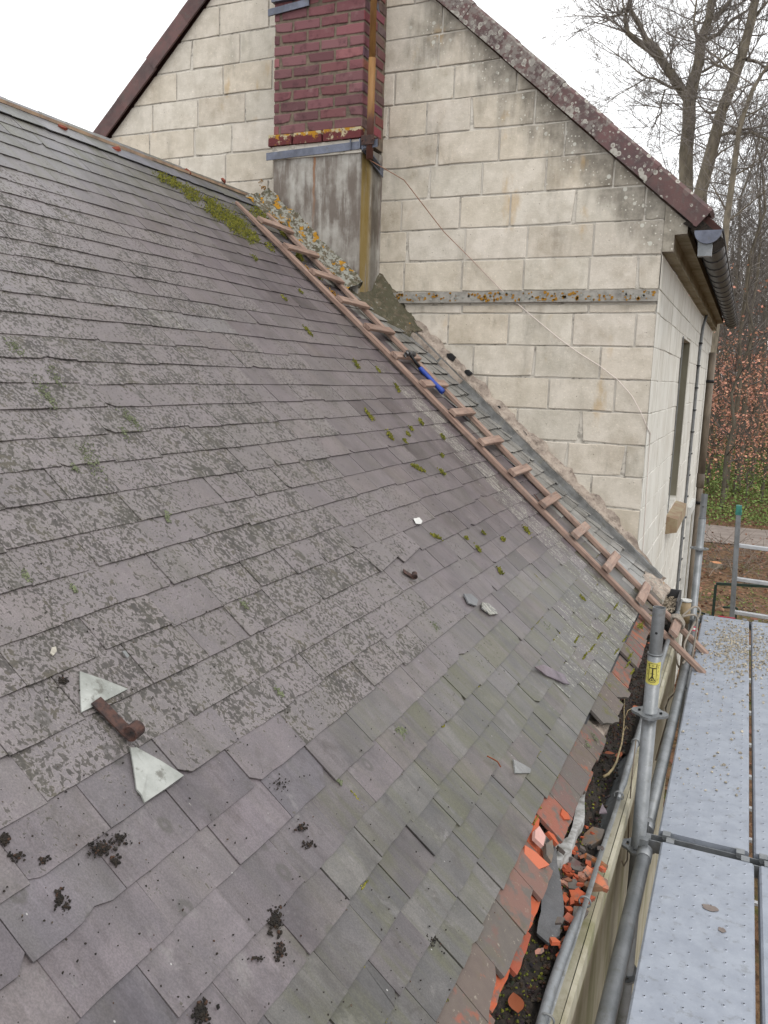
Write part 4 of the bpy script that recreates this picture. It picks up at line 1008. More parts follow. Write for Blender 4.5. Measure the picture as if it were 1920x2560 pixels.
# sticker with its pictogram: a frame, a deck on a post and splayed feet
X0, Y0 = -.205, 2.8; A0 = math.atan2(CAM.y-Y0, CAM.x-X0)-.12
def cyl(u, z, r): a = A0+u/.0242; return (X0+r*math.cos(a), Y0+r*math.sin(a), z)
SZ0, SZ1 = .553, .632
m = MB(); N = 14; jag = [rnd.uniform(-.003, .001) for _ in range(2*N+2)]
vs = []
for k in range(N+1):
    u = -.027+.054*k/N; vs += [cyl(u, SZ0-jag[k]-.004*math.sin(k*.22), .0247), cyl(u, SZ1+jag[N+k]-.004*math.sin(k*.22), .0247)]
m.add(vs, [(2*k, 2*k+2, 2*k+3, 2*k+1) for k in range(N)]); stk = m.build('sticker', MAT['sticker_yellow'], p1)
m = MB()
def stroke(u0, z0, u1, z1, wd):
    n = 6; d = Vector((u1-u0, z1-z0, 0)); q = Vector((-d.y, d.x, 0)).normalized()*wd/2; vs = []
    for k in range(n+1):
        t = k/n; u = u0+d.x*t; z = z0+d.y*t
        vs += [cyl(u-q.x, z-q.y, .0251), cyl(u+q.x, z+q.y, .0251)]
    m.add(vs, [(2*k, 2*k+2, 2*k+3, 2*k+1) for k in range(n)])
zb = .558; fr = .0125
for s_ in (((-fr, zb+.004), (-fr, zb+.066)), ((fr, zb+.004), (fr, zb+.066)), ((-fr, zb+.066), (fr, zb+.066)), ((-fr, zb+.004), (-.006, zb)), ((-.006, zb), (.006, zb)), ((.006, zb), (fr, zb+.004))): stroke(*s_[0], *s_[1], .0016)
stroke(-.011, zb+.05, .011, zb+.05, .0035); stroke(-.011, zb+.055, -.011, zb+.062, .0014); stroke(.011, zb+.055, .011, zb+.062, .0014)
stroke(-.002, zb+.056, -.002, zb+.062, .0012); stroke(.002, zb+.056, .002, zb+.062, .0012)
stroke(0, zb+.05, 0, zb+.022, .0042); stroke(-.006, zb+.03, .006, zb+.03, .002)
stroke(0, zb+.022, -.0095, zb+.006, .003); stroke(0, zb+.022, .0095, zb+.006, .003); stroke(0, zb+.022, 0, zb+.006, .003); stroke(-.0095, zb+.006, .0095, zb+.006, .0016)
for sg in (-1, 1):
    for k in range(4): stroke(sg*(.0165+.003*(k % 2)), zb+.008+.014*k, sg*(.0165+.004*((k+1) % 2)), zb+.016+.014*k, .001)
    stroke(sg*.0155, zb+.062, sg*.024, zb+.062, .0012)
m.build('pictogram', MAT['ink'], stk)
# ledgers
def ledger(y0, y1, label, tape=False):
    o = thing('scaffold_ledger', label, 'scaffold tube', (-.19, y0, -.045), 'scaffold tubes along the deck')
    xa, xb = -.187, -.176; m = MB(); m.tube([(xa, y0, -.035), (xb, y1, -.035)], .0242, 20); m.build('tube', MAT['galvanised'], o)
    for yy, xx in ((y0, xa), (y1, xb)):
        m = MB(); sg = 1 if yy == y0 else -1; m.tube([(xx, yy, -.035), (xx, yy+sg*.06, -.035)], .0262, 16)
        m.box((xx-.02, yy-sg*.0-.012, -.1), (xx+.008, yy+.012, .01)); m.build('coupling_head', MAT['galvanised'], o)
    if tape:
        for a, b, mt in ((.22, .26, 'red_tape'), (.26, .30, 'white_paint'), (.30, .335, 'red_tape')):
            m = MB(); m.tube([(xb, y1-b, -.035), (xb, y1-a, -.035)], .0248, 18); m.build('tape_band', MAT[mt], o)
ledger(2.87, 5.8, 'galvanised scaffold tube under the ladder foot, with red and white tape at its end', True)
ledger(-.25, 2.74, 'nearest galvanised scaffold tube running along the gutter in the foreground')
# transoms
def transom(y, x1, label):
    o = thing('deck_transom', label, 'scaffold beam', (-.1, y, -.06), 'beams carrying the decks')
    m = MB(); m.extrude_y([(0, 0), (0, 0)], 0, 0) if 0 else None
    pr = [(-.022, -.012), (-.018, -.012), (-.018, -.052), (.018, -.052), (.018, -.012), (.022, -.012), (.022, -.057), (-.022, -.057)]
    m.prism([(-.17, y+a, b) for a, b in pr], (x1+.17, 0, 0)); m.build('channel', MAT['galvanised'], o)
    m = MB(); m.box((-.182, y-.018, -.075), (-.165, y+.018, -.01)); m.build('wedge_head', MAT['galvanised'], o)
transom(2.8, .56, 'steel channel between the near and far pairs of decks'); transom(5.87, .56, 'steel channel at the far end of the scaffold decks')
# steel decks with raised drain holes
def deck(x0, y0, y1, label):
    wd = .293; o = thing('scaffold_deck', label, 'scaffold deck', (x0+wd/2, (y0+y1)/2, 0), 'steel scaffold decks')
    m = MB(); t = .0015; prof = [(x0+.014, -.06), (x0, -.06), (x0, -.006), (x0+.006, 0), (x0+wd-.006, 0), (x0+wd, -.006), (x0+wd, -.06), (x0+wd-.014, -.06)]
    ny = 24; vs = []; fs = []
    full = prof[:4]+[(x0+.006+(wd-.012)*k/8, 0) for k in range(1, 8)]+prof[4:]; W = len(full)
    for i in range(ny+1):
        y = y0+(y1-y0)*i/ny
        for (x, z) in full: vs.append((x, y, z+(.0014*mnoise.noise((x*9, y*3, x0*7)) if z == 0 else 0)))
    m.add(vs, [(i*W+k, i*W+k+1, (i+1)*W+k+1, (i+1)*W+k) for i in range(ny) for k in range(W-1)])
    for yy in (y0, y1): m.add([(x, yy, z) for x, z in prof], [tuple(range(8))])
    cx = [x0+.03+.047*k for k in range(6)]
    n = 8; yy = y0+.05; row = 0
    while yy < y1-.04:
        for k, x in enumerate(cx):
            y = yy+(.028 if k % 2 else 0)+rnd.uniform(-.001, .001)
            ring = lambda r, z: [(x+r*math.cos(2*math.pi*i/n), y+r*math.sin(2*math.pi*i/n), z) for i in range(n)]
            dz = .0014*mnoise.noise((x*9, y*3, x0*7))
            m.add(ring(.0068, dz-.0006)+ring(.0036, dz+.002)+ring(.0023, dz+.0015), [(i, (i+1) % n, (i+1) % n+n, i+n) for i in range(n)]+[(i+n, (i+1) % n+n, (i+1) % n+2*n, i+2*n) for i in range(n)], 0)
            m.add(ring(.0023, dz+.0014), [tuple(range(n))], 1)
        yy += .056
    m.build('deck_plate', [MAT['deck_steel'], MAT['dark_hole']], o)
    for yy, sg in ((y0, -1), (y1, 1)):
        for hx in (x0+.015, x0+wd-.04):
            m = MB(); m.box((hx, min(yy, yy+sg*.032), -.012), (hx+.026, max(yy, yy+sg*.032), .004)); m.box((hx+.003, min(yy+sg*.024, yy+sg*.034), -.045), (hx+.023, max(yy+sg*.024, yy+sg*.034), -.012)); m.build('hook', MAT['galvanised'], o)
    return o
deck(-.143, 2.836, 5.862, 'far left steel deck under the ladder foot, strewn with mortar crumbs')
deck(.166, 2.836, 5.862, 'far right steel deck beside the one carrying the ladder foot')
deck(-.128, -.3, 2.764, 'near left steel deck with brown boot marks, beside the foreground tube')
deck(.181, -.3, 2.764, 'near right steel deck, cut by the right edge of the photo')
for (px, py, L_, w_, an, lb) in ((1775, 2270, .05, .016, -.25, 'brown muddy smear on the near left steel deck, larger one'), (1805, 2325, .022, .012, .6, 'small brown muddy smear on the near left steel deck')):
    p = at(px, py, 2, .0018); m = MB(); n = 16; ca, sa = math.cos(an), math.sin(an)
    pr = [p+Vector((ca*math.cos(t)*L_*.5*q-sa*math.sin(t)*w_*q, sa*math.cos(t)*L_*.5*q+ca*math.sin(t)*w_*q, 0)) for t, q in [(2*math.pi*k/n, rnd.uniform(.75, 1.1)) for k in range(n)]]
    m.prism(pr, (0, 0, .0012)); tag(m.build('mud_smear', simple('mud', lin(150, 138, 130, .6), lin(134, 122, 116, .6), 40, .95)), lb, 'mud')
# end toe strip: red taped edge of the far decks
m = MB(); m.obox((.01, 5.868, .004), (.055, 0, 0), (0, .004, 0), (0, 0, .003)); tag(m.build('tape_strip', MAT['red_tape']), 'short strip of red tape on the far edge of the scaffold deck', 'tape')
m = MB(); q0 = at(1636, 1968, 2, -.2); m.prism([q0, q0+Vector((.03, .02, .0)), q0+Vector((.02, .06, .02)), q0+Vector((-.01, .04, .01))], (0, .004, .012)); tag(m.build('red_scrap', MAT['red_tape']), 'crumpled red plastic scrap caught between tube and near left deck', 'scrap')

def spline(P, k=6):
    P = [Vector(p) for p in P]; Q = [P[0]]+P+[P[-1]]; o = []
    for i in range(1, len(Q)-2):
        a, b, c_, d = Q[i-1:i+3]
        for j in range(k):
            t = j/k; o.append(.5*((2*b)+(c_-a)*t+(2*a-5*b+4*c_-d)*t*t+(3*b-3*c_+d-a)*t**3))
    return o+[P[-1]]
# rope round the lowest rung and tube
m = MB()
rx = -2.965+14*.1925; c = lp(rx, 4.9, .03)
def coil(cen, a, b, ra, rb, turns, adv, ph=0, n=16):
    return [cen+a*math.cos(2*math.pi*t/n+ph)*ra+b*math.sin(2*math.pi*t/n+ph)*rb+adv*(t/(n*turns)-.5) for t in range(int(n*turns)+1)]
m.tube(coil(c, ES, NR, .043, .024, 4, Vector((0, .075, 0))), .006, 6)
dwn = Vector((-.19, 4.97, -.035))
m.tube(spline([c+NR*.03+Vector((0, .03, 0)), c+NR*.05+Vector((.05, .05, 0)), c+NR*.02+Vector((.09, .08, -.03)), dwn+Vector((.036, -.02, .03)), dwn+Vector((.03, -.06, -.03)), dwn+Vector((-.01, -.1, -.04)), dwn+Vector((-.04, -.12, .0)), c+Vector((-.02, -.03, -.03))]), .006, 7)
m.tube(spline([c+NR*.03+Vector((0, .05, 0)), c+NR*.075+Vector((.03, .09, 0.02)), c+NR*.06+Vector((.075, .1, 0)), c+NR*.0+Vector((.08, .06, -.04)), c+Vector((.05, -.05, -.12)), c+Vector((.07, -.12, -.17)), c+Vector((.055, -.16, -.2))]), .006, 7)
m.tube(spline([c+Vector((-.02, -.02, -.03)), c+Vector((-.035, -.12, -.1)), c+Vector((-.03, -.2, -.17)), c+Vector((-.025, -.26, -.22))]), .006, 7)
tag(m.build('rope', MAT['rope_fibre']), 'pale rope knotted round the lowest rung of the wooden ladder', 'rope')
m = MB(); pts = [at(1712, 1700, 0, -.225), at(1700, 1720, 0, -.235), at(1672, 1748, 0, -.24), at(1664, 1770, 0, -.245), at(1668, 1800, 0, -.25), at(1640, 1900, 0, -.255), at(1590, 1850, 0, WX+.012), at(1578, 1960, 0, WX+.012), at(1572, 2060, 0, WX+.012), at(1568, 2150, 0, WX+.012)]
m.tube(pts[:6], .0045, 6); tag(m.build('cord', MAT['pipe_brown']), 'thin brown cord drooping behind the stickered scaffold post', 'cord')
m = MB(); m.tube(pts[6:]+[at(1560, 2165, 0, WX+.02), at(1553, 2150, 0, WX+.02)], .0025, 5); tag(m.build('wire', MAT['pipe_brown']), 'thin rusty wire hanging on the pale wall below the gutter', 'wire')

# aluminium ladder at the end of the decks
AY = 6.5
al = thing('metal_ladder', 'grey metal ladder with a teal end cap standing at the far end of the deck', 'ladder', (.2, AY, GZ))
t0 = at(1847, 1275, 1, AY); t1 = at(1830, 1540, 1, AY); dv = (t1-t0).normalized(); bt = t0+dv*((GZ-t0.z)/dv.z); WL = Vector((.40, 0, -.012))
for q in (Vector(), WL):
    m = MB(); u = (bt-t0)/2; m.obox(t0+q+u, u, (.018, 0, 0), (0, .032, 0), ch=.004); m.build('stile', MAT['galvanised'], al)
    m = MB(); m.obox(t0+q-dv*.0, dv*.034, (.0205, 0, 0), (0, .034, 0), ch=.004)
    for k in range(3): m.obox(t0+q+dv*(.008+.01*k), dv*.002, (.0225, 0, 0), (0, .036, 0))
    m.build('end_cap', MAT['teal_plastic'], al)
for k in range(12):
    p = t0+dv*(.265+.255*k)
    if p.z < GZ+.1: break
    m = MB(); m.obox(p+WL/2, WL/2, (0, .017, 0), (0, 0, .015), ch=.004); m.build('rung', MAT['aluminium'], al)
# railing on the ground
gt = thing('metal_railing', 'dark green metal railing standing on leaf-covered ground beyond the deck', 'railing', (.2, 14, GZ))
RYR = 14.0; ra, rb = at(1790, 1459, 1, RYR), at(1920, 1466, 1, RYR); dr = (rb-ra).normalized(); rb = ra+dr*2.0
m = MB(); m.obox((ra+rb)/2, (rb-ra)/2, (0, .02, 0), (0, 0, .022)); m.build('top_rail', MAT['gate_green'], gt)
for t in (0, .5, 1):
    p = ra+(rb-ra)*t; m = MB(); m.box((p.x-.022, p.y-.021, GZ), (p.x+.022, p.y+.021, p.z-.02)); m.build('post', MAT['gate_green'], gt)
m = MB(); p = ra-Vector((0, 0, .56)); m.obox(p+dr*.15+Vector((0, 0, -.04)), dr*.6+Vector((.0, -.2, -.12)), (0, .012, 0), (0, 0, .014)); p = at(1842, 1520, 1, RYR-.6); m.box((p.x-.015, p.y, GZ), (p.x+.015, p.y+.03, p.z)); m.obox(p-dr*.1, dr*.1, (0, .014, 0), (0, 0, .014)); m.build('lower_rail', MAT['gate_green'], gt)

# ------------------------------------------------------------------ loose things on the roof and in the gutter
soil_top = lambda x, y: .118+.018*mnoise.noise((x*14, y*5, 0))+.014*mnoise.noise((x*40, y*22, 4))+.03*ss(-.33, -.41, x)
mb = MB(); nx, ny = 14, 420; vs = []; fs = []
for j in range(ny+1):
    y = -.58+(GY-.35+.58)*j/ny
    edge = -.305+.012*mnoise.noise((y*5, 2, 2))
    if 2.45 < y < 3.2: edge -= .02
    for i in range(nx+1):
        x = -.408+(edge+.408)*i/nx; z = soil_top(x, y)+.006*mnoise.noise((x*90, y*80, 1)); z -= .03*ss(.8, 1, i/nx); vs.append((x, y, max(z, .075)))
fs = [(j*(nx+1)+i, j*(nx+1)+i+1, (j+1)*(nx+1)+i+1, (j+1)*(nx+1)+i) for j in range(ny) for i in range(nx)]
mb.add(vs, fs)
for k in range(2600):
    y = rnd.uniform(-.5, GY-.4); x = rnd.uniform(-.405, -.312); q = rnd.random()
    mb.col = (*[c_*rnd.uniform(.7, 1.5) for c_ in (1, .95, .9)], 1) if q < .8 else ((2.2, 1.9, 1.6, 1) if q < .9 else (2.6, 1.5, 1.0, 1))
    mb.rock((x, y, soil_top(x, y)+.002), rnd.uniform(.003, .009), .8)
tag(mb.build('soil', MAT['soil']), 'dark crumbly soil and moss silt filling the roof gutter', 'soil', kind='stuff')

def shard(name, poly, h, th, mat, label, cat, tint=(1, 1, 1), mask=(0, 0, 0), lift=None, grp=None, plane='roof', zpl=.135):
    m = MB(); m.col = (*tint, .4); m.mask = (*mask, 1); P = []
    for i, (x, y) in enumerate(poly):
        p = rpx(x, y, h) if plane == 'roof' else at(x, y, 2, zpl)
        if lift: p = p+(NR if plane == 'roof' else Vector((0, 0, 1)))*lift[i]
        P.append(p)
    up = NR if plane == 'roof' else Vector((0, 0, 1))
    Q = []
    for p, q in zip(P, P[1:]+P[:1]):
        d = (q-p); Q.append(p)
        if d.length > .025: Q.append(p+d*.35+up.cross(d)*rnd.uniform(-.03, .03)); Q.append(p+d*.7+up.cross(d)*rnd.uniform(-.03, .03))
    m.prism(Q, -up*th); m.uv = [(p[1], p[0]) for p in m.v]
    return tag(m.build(name, mat), label, cat, grp)
SG = lin(122, 124, 126, .55); SP = lin(136, 124, 132, .6)
shard('slate_sliver', [(1336, 1668), (1352, 1666), (1405, 1690), (1422, 1712), (1410, 1708), (1366, 1688)], .016, .005, MAT['slate'], 'long purple slate sliver lying on greenish slates above the eave', 'slate piece', SP, lift=[.004, .012, .012, .004, 0, 0])
shard('slate_shard', [(1160, 1484), (1178, 1484), (1196, 1500), (1192, 1514), (1172, 1508)], .018, .006, MAT['slate'], 'small grey slate piece lying loose beside a darker crusted one', 'slate piece', SG)
shard('slate_shard', [(1205, 1506), (1222, 1508), (1240, 1524), (1245, 1535), (1228, 1536), (1206, 1520)], .018, .006, MAT['slate'], 'small slate piece crusted with white and yellow lichen', 'slate piece', lin(134, 134, 136, .55), (0, .6, 1.3))
shard('slate_shard', [(1284, 1898), (1328, 1922), (1326, 1932), (1288, 1932)], .016, .006, MAT['slate'], 'pale triangular slate shard lying above the broken eave tiles', 'slate piece', lin(150, 152, 150, .55))
shard('paper_scrap', [(1034, 1296), (1048, 1294), (1056, 1303), (1052, 1310), (1040, 1309)], .015, .002, MAT['white_paint'], 'small white oval scrap stuck on the slates beside a moss tuft', 'scrap', lift=[.001]*5)
shard('flake', [(130, 1618), (140, 1616), (142, 1628), (134, 1638), (126, 1632)], .014, .003, simple('pale_scrap', lin(200, 194, 180, .65), lin(176, 170, 158, .62), 90, .9), 'pale cream flake on the slates above the near zinc flashing', 'flake')
shard('flake', [(306, 1628), (314, 1626), (324, 1640), (318, 1644)], .014, .002, MAT['zinc'], 'small grey metal flake right of the cream flake on slates', 'flake')
shard('rounded_slate', [(1578, 1440), (1590, 1404), (1622, 1404), (1634, 1432), (1636, 1462), (1612, 1452)], 0, .004, MAT['slate'], 'greenish grey rounded slate stuck upright at the gable foot', 'slate piece', lin(112, 116, 104, .5), (0, .5, .2)) if 0 else None
m = MB(); m.col = (*lin(112, 116, 104, .5), .5); m.mask = (0, .5, .1, 1)
m.prism([at(x, y, 1, GY-.06) for x, y in ((1578, 1408), (1586, 1400), (1602, 1404), (1622, 1416), (1632, 1432), (1636, 1452), (1634, 1466), (1612, 1458), (1590, 1444))], (0, .012, .004)); tag(m.build('rounded_slate', MAT['slate']), 'rounded greenish slate standing at the foot of the gable corner', 'slate piece')
m = MB(); m.mask = (0, .9, .3, 1); p = at(1645, 1452, 1, GY-.12); m.rock(p, .035, .7); tag(m.build('stone', MAT['fillet']), 'mossy lump of mortar below the rounded slate', 'stone')
m = MB(); tw = [rpx(1218, 1890, .018), rpx(1232, 1897, .022), rpx(1244, 1904, .02), rpx(1252, 1918, .018)]; m.tube(tw, .0022, 5); tag(m.build('twig', MAT['dead_leaf']), 'short reddish twig lying on slates left of the triangular shard', 'twig')
# dark dirt heaps and scattered crumbs on the slates
mb = MB()
def heap(px, py, rx_, ry_, n, size, cols, hmax):
    for _ in range(int(n*1.25)):
        a = rnd.uniform(0, 6.283); q = abs(rnd.gauss(0, .5)); x = px+math.cos(a)*q*rx_; y = py+math.sin(a)*q*ry_
        mb.col = (*rnd.choice(cols), 1); p = rpx(x, y, .009+hmax*.45*max(0, 1-q)*rnd.random()); mb.rock(p, rnd.uniform(.25, .95)*size, .8, NR)
DK = [(.7, .7, .68), (.55, .56, .52), (.8, .8, .7), (.7, .72, .66), (.45, .45, .44), (.62, .6, .58), (.6, .6, .56), (1.9, 1.3, 1.0)]
for a in ((255, 2120, 42, 24, 170, .004, .008), (300, 2095, 26, 20, 70, .004, .008), (290, 2150, 18, 16, 50, .004, .008), (690, 2300, 22, 40, 150, .005, .012), (700, 2375, 20, 30, 100, .004, .008), (640, 2395, 26, 10, 30, .003, .005), (12, 2098, 16, 16, 60, .005, .01), (108, 2150, 12, 12, 30, .004, .006), (40, 2140, 30, 14, 30, .004, .004), (148, 2245, 14, 34, 60, .004, .006), (165, 2265, 16, 26, 40, .003, .005), (505, 2530, 28, 40, 110, .005, .01), (755, 2068, 26, 14, 40, .004, .005), (770, 2110, 18, 14, 40, .004, .005), (1085, 2350, 34, 20, 30, .003, .004), (160, 1700, 20, 20, 40, .004, .005), (700, 1960, 30, 24, 40, .003, .004)):
    heap(*a[:6], DK, a[6])
for _ in range(420):
    x, y = rnd.uniform(0, 1250), rnd.uniform(1250, 2560)
    p = rpx(x, y, .012)
    if p.x > EX+.02 or p.y < -.4: continue
    mb.col = (*rnd.choice(DK+[(3, 2.8, 2.5)]), 1); mb.rock(p, rnd.uniform(.0008, .0028), .7, NR)
tag(mb.build('debris', MAT['soil']), 'dark dirt crumbs and small heaps scattered on the lower slates', 'debris', kind='stuff')
# moss on the slates
mb = MB()
def moss(px, py, rx_, ry_, n, an=.75, size=.0085, hh=.008):
    if py > 640: ry_ *= .62; rx_ *= 1.1; hh *= .6; n = int(n*.9)
    for _ in range(n):
        a = rnd.uniform(0, 6.283); q = math.sqrt(rnd.random())*rnd.uniform(.55, 1.05)*(1+.45*mnoise.noise((px+3*math.cos(a), py+3*math.sin(a), 0)))*(1.5 if rnd.random() < .1 else 1); u = math.cos(a)*q*rx_; v = math.sin(a)*q*ry_
        x = px+u*math.cos(an)-v*math.sin(an); y = py+u*math.sin(an)+v*math.cos(an)
        k = rnd.uniform(.7, 1.35); mb.col = (k*rnd.uniform(.95, 1.15), k, k*.9, 1)
        p = rpx(x, y, .008+hh*(1-q)*rnd.uniform(.5, 1)); r = size*rnd.uniform(.5, 1.1)
        d = NR*1.0+Vector((rnd.uniform(-.6, .6), rnd.uniform(-.6, .6), rnd.uniform(-.2, .4))); d.normalize(); e = d.orthogonal().normalized(); e.rotate(Matrix.Rotation(rnd.uniform(0, 6.28), 3, d)); f = d.cross(e)
        mb.add([p-e*r*.5-f*r*.3, p+e*r*.5-f*r*.3, p+f*r*.6, p+d*r*1.3], [(0, 1, 3), (1, 2, 3), (2, 0, 3)])
for a in ((425, 452, 44, 14, 420, .45), (478, 486, 34, 17, 420, .6), (540, 525, 38, 22, 620, .75), (590, 560, 52, 24, 900, .7), (632, 590, 26, 12, 260, .8), (650, 535, 34, 22, 420, .8), (700, 565, 16, 12, 120, .8), (675, 618, 20, 8, 90, .8), (585, 550, 30, 10, 180, .5), (520, 500, 22, 8, 120, .5), (636, 645, 12, 7, 50, .8), (625, 600, 14, 7, 50, .8), (770, 828, 20, 6, 90, .85), (710, 745, 12, 4, 40, .8), (752, 730, 10, 4, 40, .8), (890, 910, 16, 8, 90, .9), (945, 924, 10, 6, 50, .9), (993, 970, 14, 6, 80, 1.1), (928, 1045, 12, 6, 60, 1), (918, 1032, 14, 5, 60, .9), (975, 1090, 14, 8, 110, .9), (1020, 1085, 8, 6, 60, .9), (1028, 1072, 7, 5, 50, .9), (1012, 1102, 7, 5, 50, .9), (1053, 1055, 10, 6, 70, 1), (1055, 1095, 0, 0, 0, 1), (1045, 1170, 22, 7, 150, .5), (1105, 1180, 12, 6, 70, .8), (1107, 1092, 10, 6, 70, .9), (1105, 1138, 8, 5, 40, .9), (1090, 1342, 18, 5, 80, .5), (1195, 1372, 12, 5, 70, .9), (1165, 1345, 6, 5, 40, .9), (1257, 1348, 8, 7, 60, .9), (1316, 1325, 14, 8, 120, .9), (1250, 1428, 10, 7, 80, .9), (1208, 1332, 6, 4, 30, .9), (1455, 1495, 10, 5, 60, .8), (1620, 1545, 10, 16, 140, .5), (1600, 1565, 6, 14, 90, .4)):
    if a[4]: moss(*a)
for (px, py) in ((1520, 1545), (1498, 1590), (1462, 1640), (1540, 1515), (1440, 1600), (1480, 1620), (1540, 1630), (1560, 1600), (1570, 1660), (1580, 1680), (1575, 1640)): moss(px, py, 12, 4, 50, 2.2, .007, .006)
for (px, py, rx_, n) in ((760, 480, 12, 60), (708, 585, 14, 90), (748, 640, 18, 120), (795, 690, 12, 60), (835, 700, 10, 40)): moss(px, py, rx_, 7, n, .85, .011, .03)
for _ in range(230):
    s0 = rnd.choice(CS[:16]); y = rnd.uniform(1.2, 4.9); px, py = pix(roof(s0, y))
    if px-interp(py, gx_tab) < rnd.uniform(-60, 120): continue
    ln = rnd.uniform(.01, .06); al = rnd.random() < .6
    for _ in range(int(ln*500)):
        k = rnd.uniform(.7, 1.5); mb.col = (k*1.1, k, k*.7, 1); t = rnd.uniform(0, ln)
        mb.rock(roof(s0+(rnd.gauss(-.001, .002) if al else t), y+(t if al else rnd.gauss(0, .002)), .007), rnd.uniform(.0012, .003), .8, NR)
for _ in range(420):
    y = abs(rnd.gauss(1.75, .55)); x = rnd.uniform(-.4, -.32); k = rnd.uniform(.6, 1.3); mb.col = (k, k, k*.8, 1); mb.rock((x, y, soil_top(x, y)+.004), rnd.uniform(.002, .0055), .9)
tag(mb.build('moss', MAT['moss']), 'olive green moss cushions on the slates, thickest below the ridge', 'moss', kind='stuff')
mb = MB()
for (px, py, r) in ((40, 870, 26), (140, 945, 22), (112, 985, 34), (130, 1005, 16), (225, 1145, 36), (190, 1170, 12), (320, 1040, 20), (310, 1080, 14), (420, 1285, 10), (65, 1440, 14), (185, 1470, 10), (420, 1300, 8), (340, 1060, 14), (1090, 1568, 10), (1375, 1572, 14), (1390, 1580, 10), (700, 1730, 12), (850, 1955, 8), (610, 1510, 10), (1000, 1830, 12), (1010, 1825, 8), (1470, 1860, 10), (1488, 1845, 10)):
    for _ in range(int(r*4.5)):
        t = rnd.gauss(0, .55); x = px+t*r*.7+rnd.gauss(0, r*.3); y = py+t*r+rnd.gauss(0, r*.25); k = rnd.uniform(.8, 1.2)
        mb.col = (k*.95, k, k*.9, 1); mb.rock(rpx(x, y, .009), rnd.uniform(.001, .0034), .9, NR)
tag(mb.build('lichen', simple('lichen_grey_green', lin(150, 154, 126, .52), lin(118, 122, 98, .5), 60, .95, tint=True)), 'grey green lichen tufts and crumbs along the slate joints', 'lichen', kind='stuff')
mb = MB()
for (px, py) in ((660, 458), (664, 470), (700, 495), (770, 585), (805, 622), (812, 630), (830, 648), (842, 656), (850, 662), (893, 704), (866, 676), (838, 690), (769, 672), (790, 685), (820, 728), (832, 735), (690, 545), (705, 560), (930, 735), (975, 790)):
    p = rpx(px, py, .03)
    for _ in range(26): mb.col = (1, rnd.uniform(.85, 1), .9, 1); mb.rock(p+Vector((rnd.gauss(0, .012), rnd.gauss(0, .012), rnd.gauss(0, .01)))-Vector((0, .03*(py < 700), 0)), rnd.uniform(.003, .008), .7)
tag(mb.build('orange_lichen', MAT['lichen_orange']), 'orange lichen rosettes on the mortar beside the chimney foot', 'lichen', kind='stuff')
# broken tile pieces
def piece(px, py, pts, tilt, th, tint, dirt, label, group=None, z=.131):
    m = MB(); m.col = (*tint, 1); m.mask = (dirt+.16, .2, 0, 1); c = at(px, py, 2, z); P = []
    tl = Matrix.Rotation(tilt[0], 3, 'X') @ Matrix.Rotation(tilt[1], 3, 'Y')
    P = [c+tl @ Vector((x, y, 0)) for x, y in pts]; m.prism(P, tl @ Vector((0, 0, -th)))
    n = len(m.f)
    return tag(m.build('broken_tile', MAT['clay']), label, 'tile piece', group)
def irr(a, b, n=7, rot=0):
    o = []; n = max(4, n-2)
    for k in range(n):
        t = 2*math.pi*k/n; q = rnd.uniform(.7, 1.25); t += rnd.uniform(-.3, .3); x, y = a*math.cos(t)*q, b*math.sin(t)*q; o.append((x*math.cos(rot)-y*math.sin(rot), x*math.sin(rot)+y*math.cos(rot)))
    return o
TO, TB, TP, TR = lin(212, 108, 74, .56), lin(160, 122, 94, .5), lin(124, 98, 94, .5), lin(198, 102, 72, .54)
piece(1480, 2090, irr(.045, .03, 8, .9), (.3, -.2), .016, TB, .5, 'largest tan tile fragment in the gutter, orange along its broken edge')
piece(1485, 2145, irr(.042, .022, 7, -.2), (-.3, .2), .014, lin(200, 126, 74, .55), .35, 'orange leaf-shaped tile fragment just below the largest tan one')
piece(1440, 2160, irr(.05, .022, 7, -.2), (.1, .3), .014, TP, .35, 'dark purple curved tile fragment across the gutter')
piece(1490, 2195, irr(.042, .024, 7, -.35), (.25, .35), .016, lin(216, 132, 98, .6), .2, 'pink topped orange tile fragment leaning on the gutter lip')
piece(1472, 2210, irr(.036, .022, 7, -.3), (.0, -.2), .014, TB, .35, 'brown tile fragment under the pink topped one')
piece(1450, 2240, irr(.03, .026, 7, .5), (.2, .1), .02, TO, .15, 'bright orange block of tile in the middle of the gutter')
piece(1468, 2242, irr(.026, .018, 6, .6), (.2, .2), .016, TR, .2, 'second bright orange tile block, right beside the first')
piece(1430, 2250, irr(.008, .024, 6, .0), (.1, .4), .03, TR, .1, 'narrow upright orange tile splinter')
piece(1412, 2245, irr(.014, .02, 6, .2), (.2, .1), .014, TO, .15, 'small orange tile chip beside the dark slate tongue')
piece(1425, 2270, irr(.02, .012, 6, .0), (.0, .1), .016, TO, .1, 'small flat orange tile chip with a sharp corner')
piece(1450, 2280, irr(.022, .028, 7, .3), (.2, .2), .014, lin(134, 110, 98, .5), .6, 'grey brown rounded tile fragment at the end of the heap')
piece(1425, 2295, irr(.02, .016, 6, .4), (.3, .1), .014, lin(206, 120, 96, .6), .25, 'pinkish orange tile chip near the end of the heap')
piece(1422, 2180, irr(.022, .012, 6, -.1), (.1, .1), .014, TO, .1, 'orange tile chip below the dark purple fragment')
piece(1414, 2206, irr(.02, .008, 6, -.7), (.2, .2), .012, lin(214, 150, 130, .6), .1, 'thin pink tile splinter amid the heap in the gutter')
piece(1434, 2212, irr(.02, .022, 7, .1), (.2, .0), .014, lin(120, 104, 100, .5), .5, 'grey tile lump in the middle of the heap')
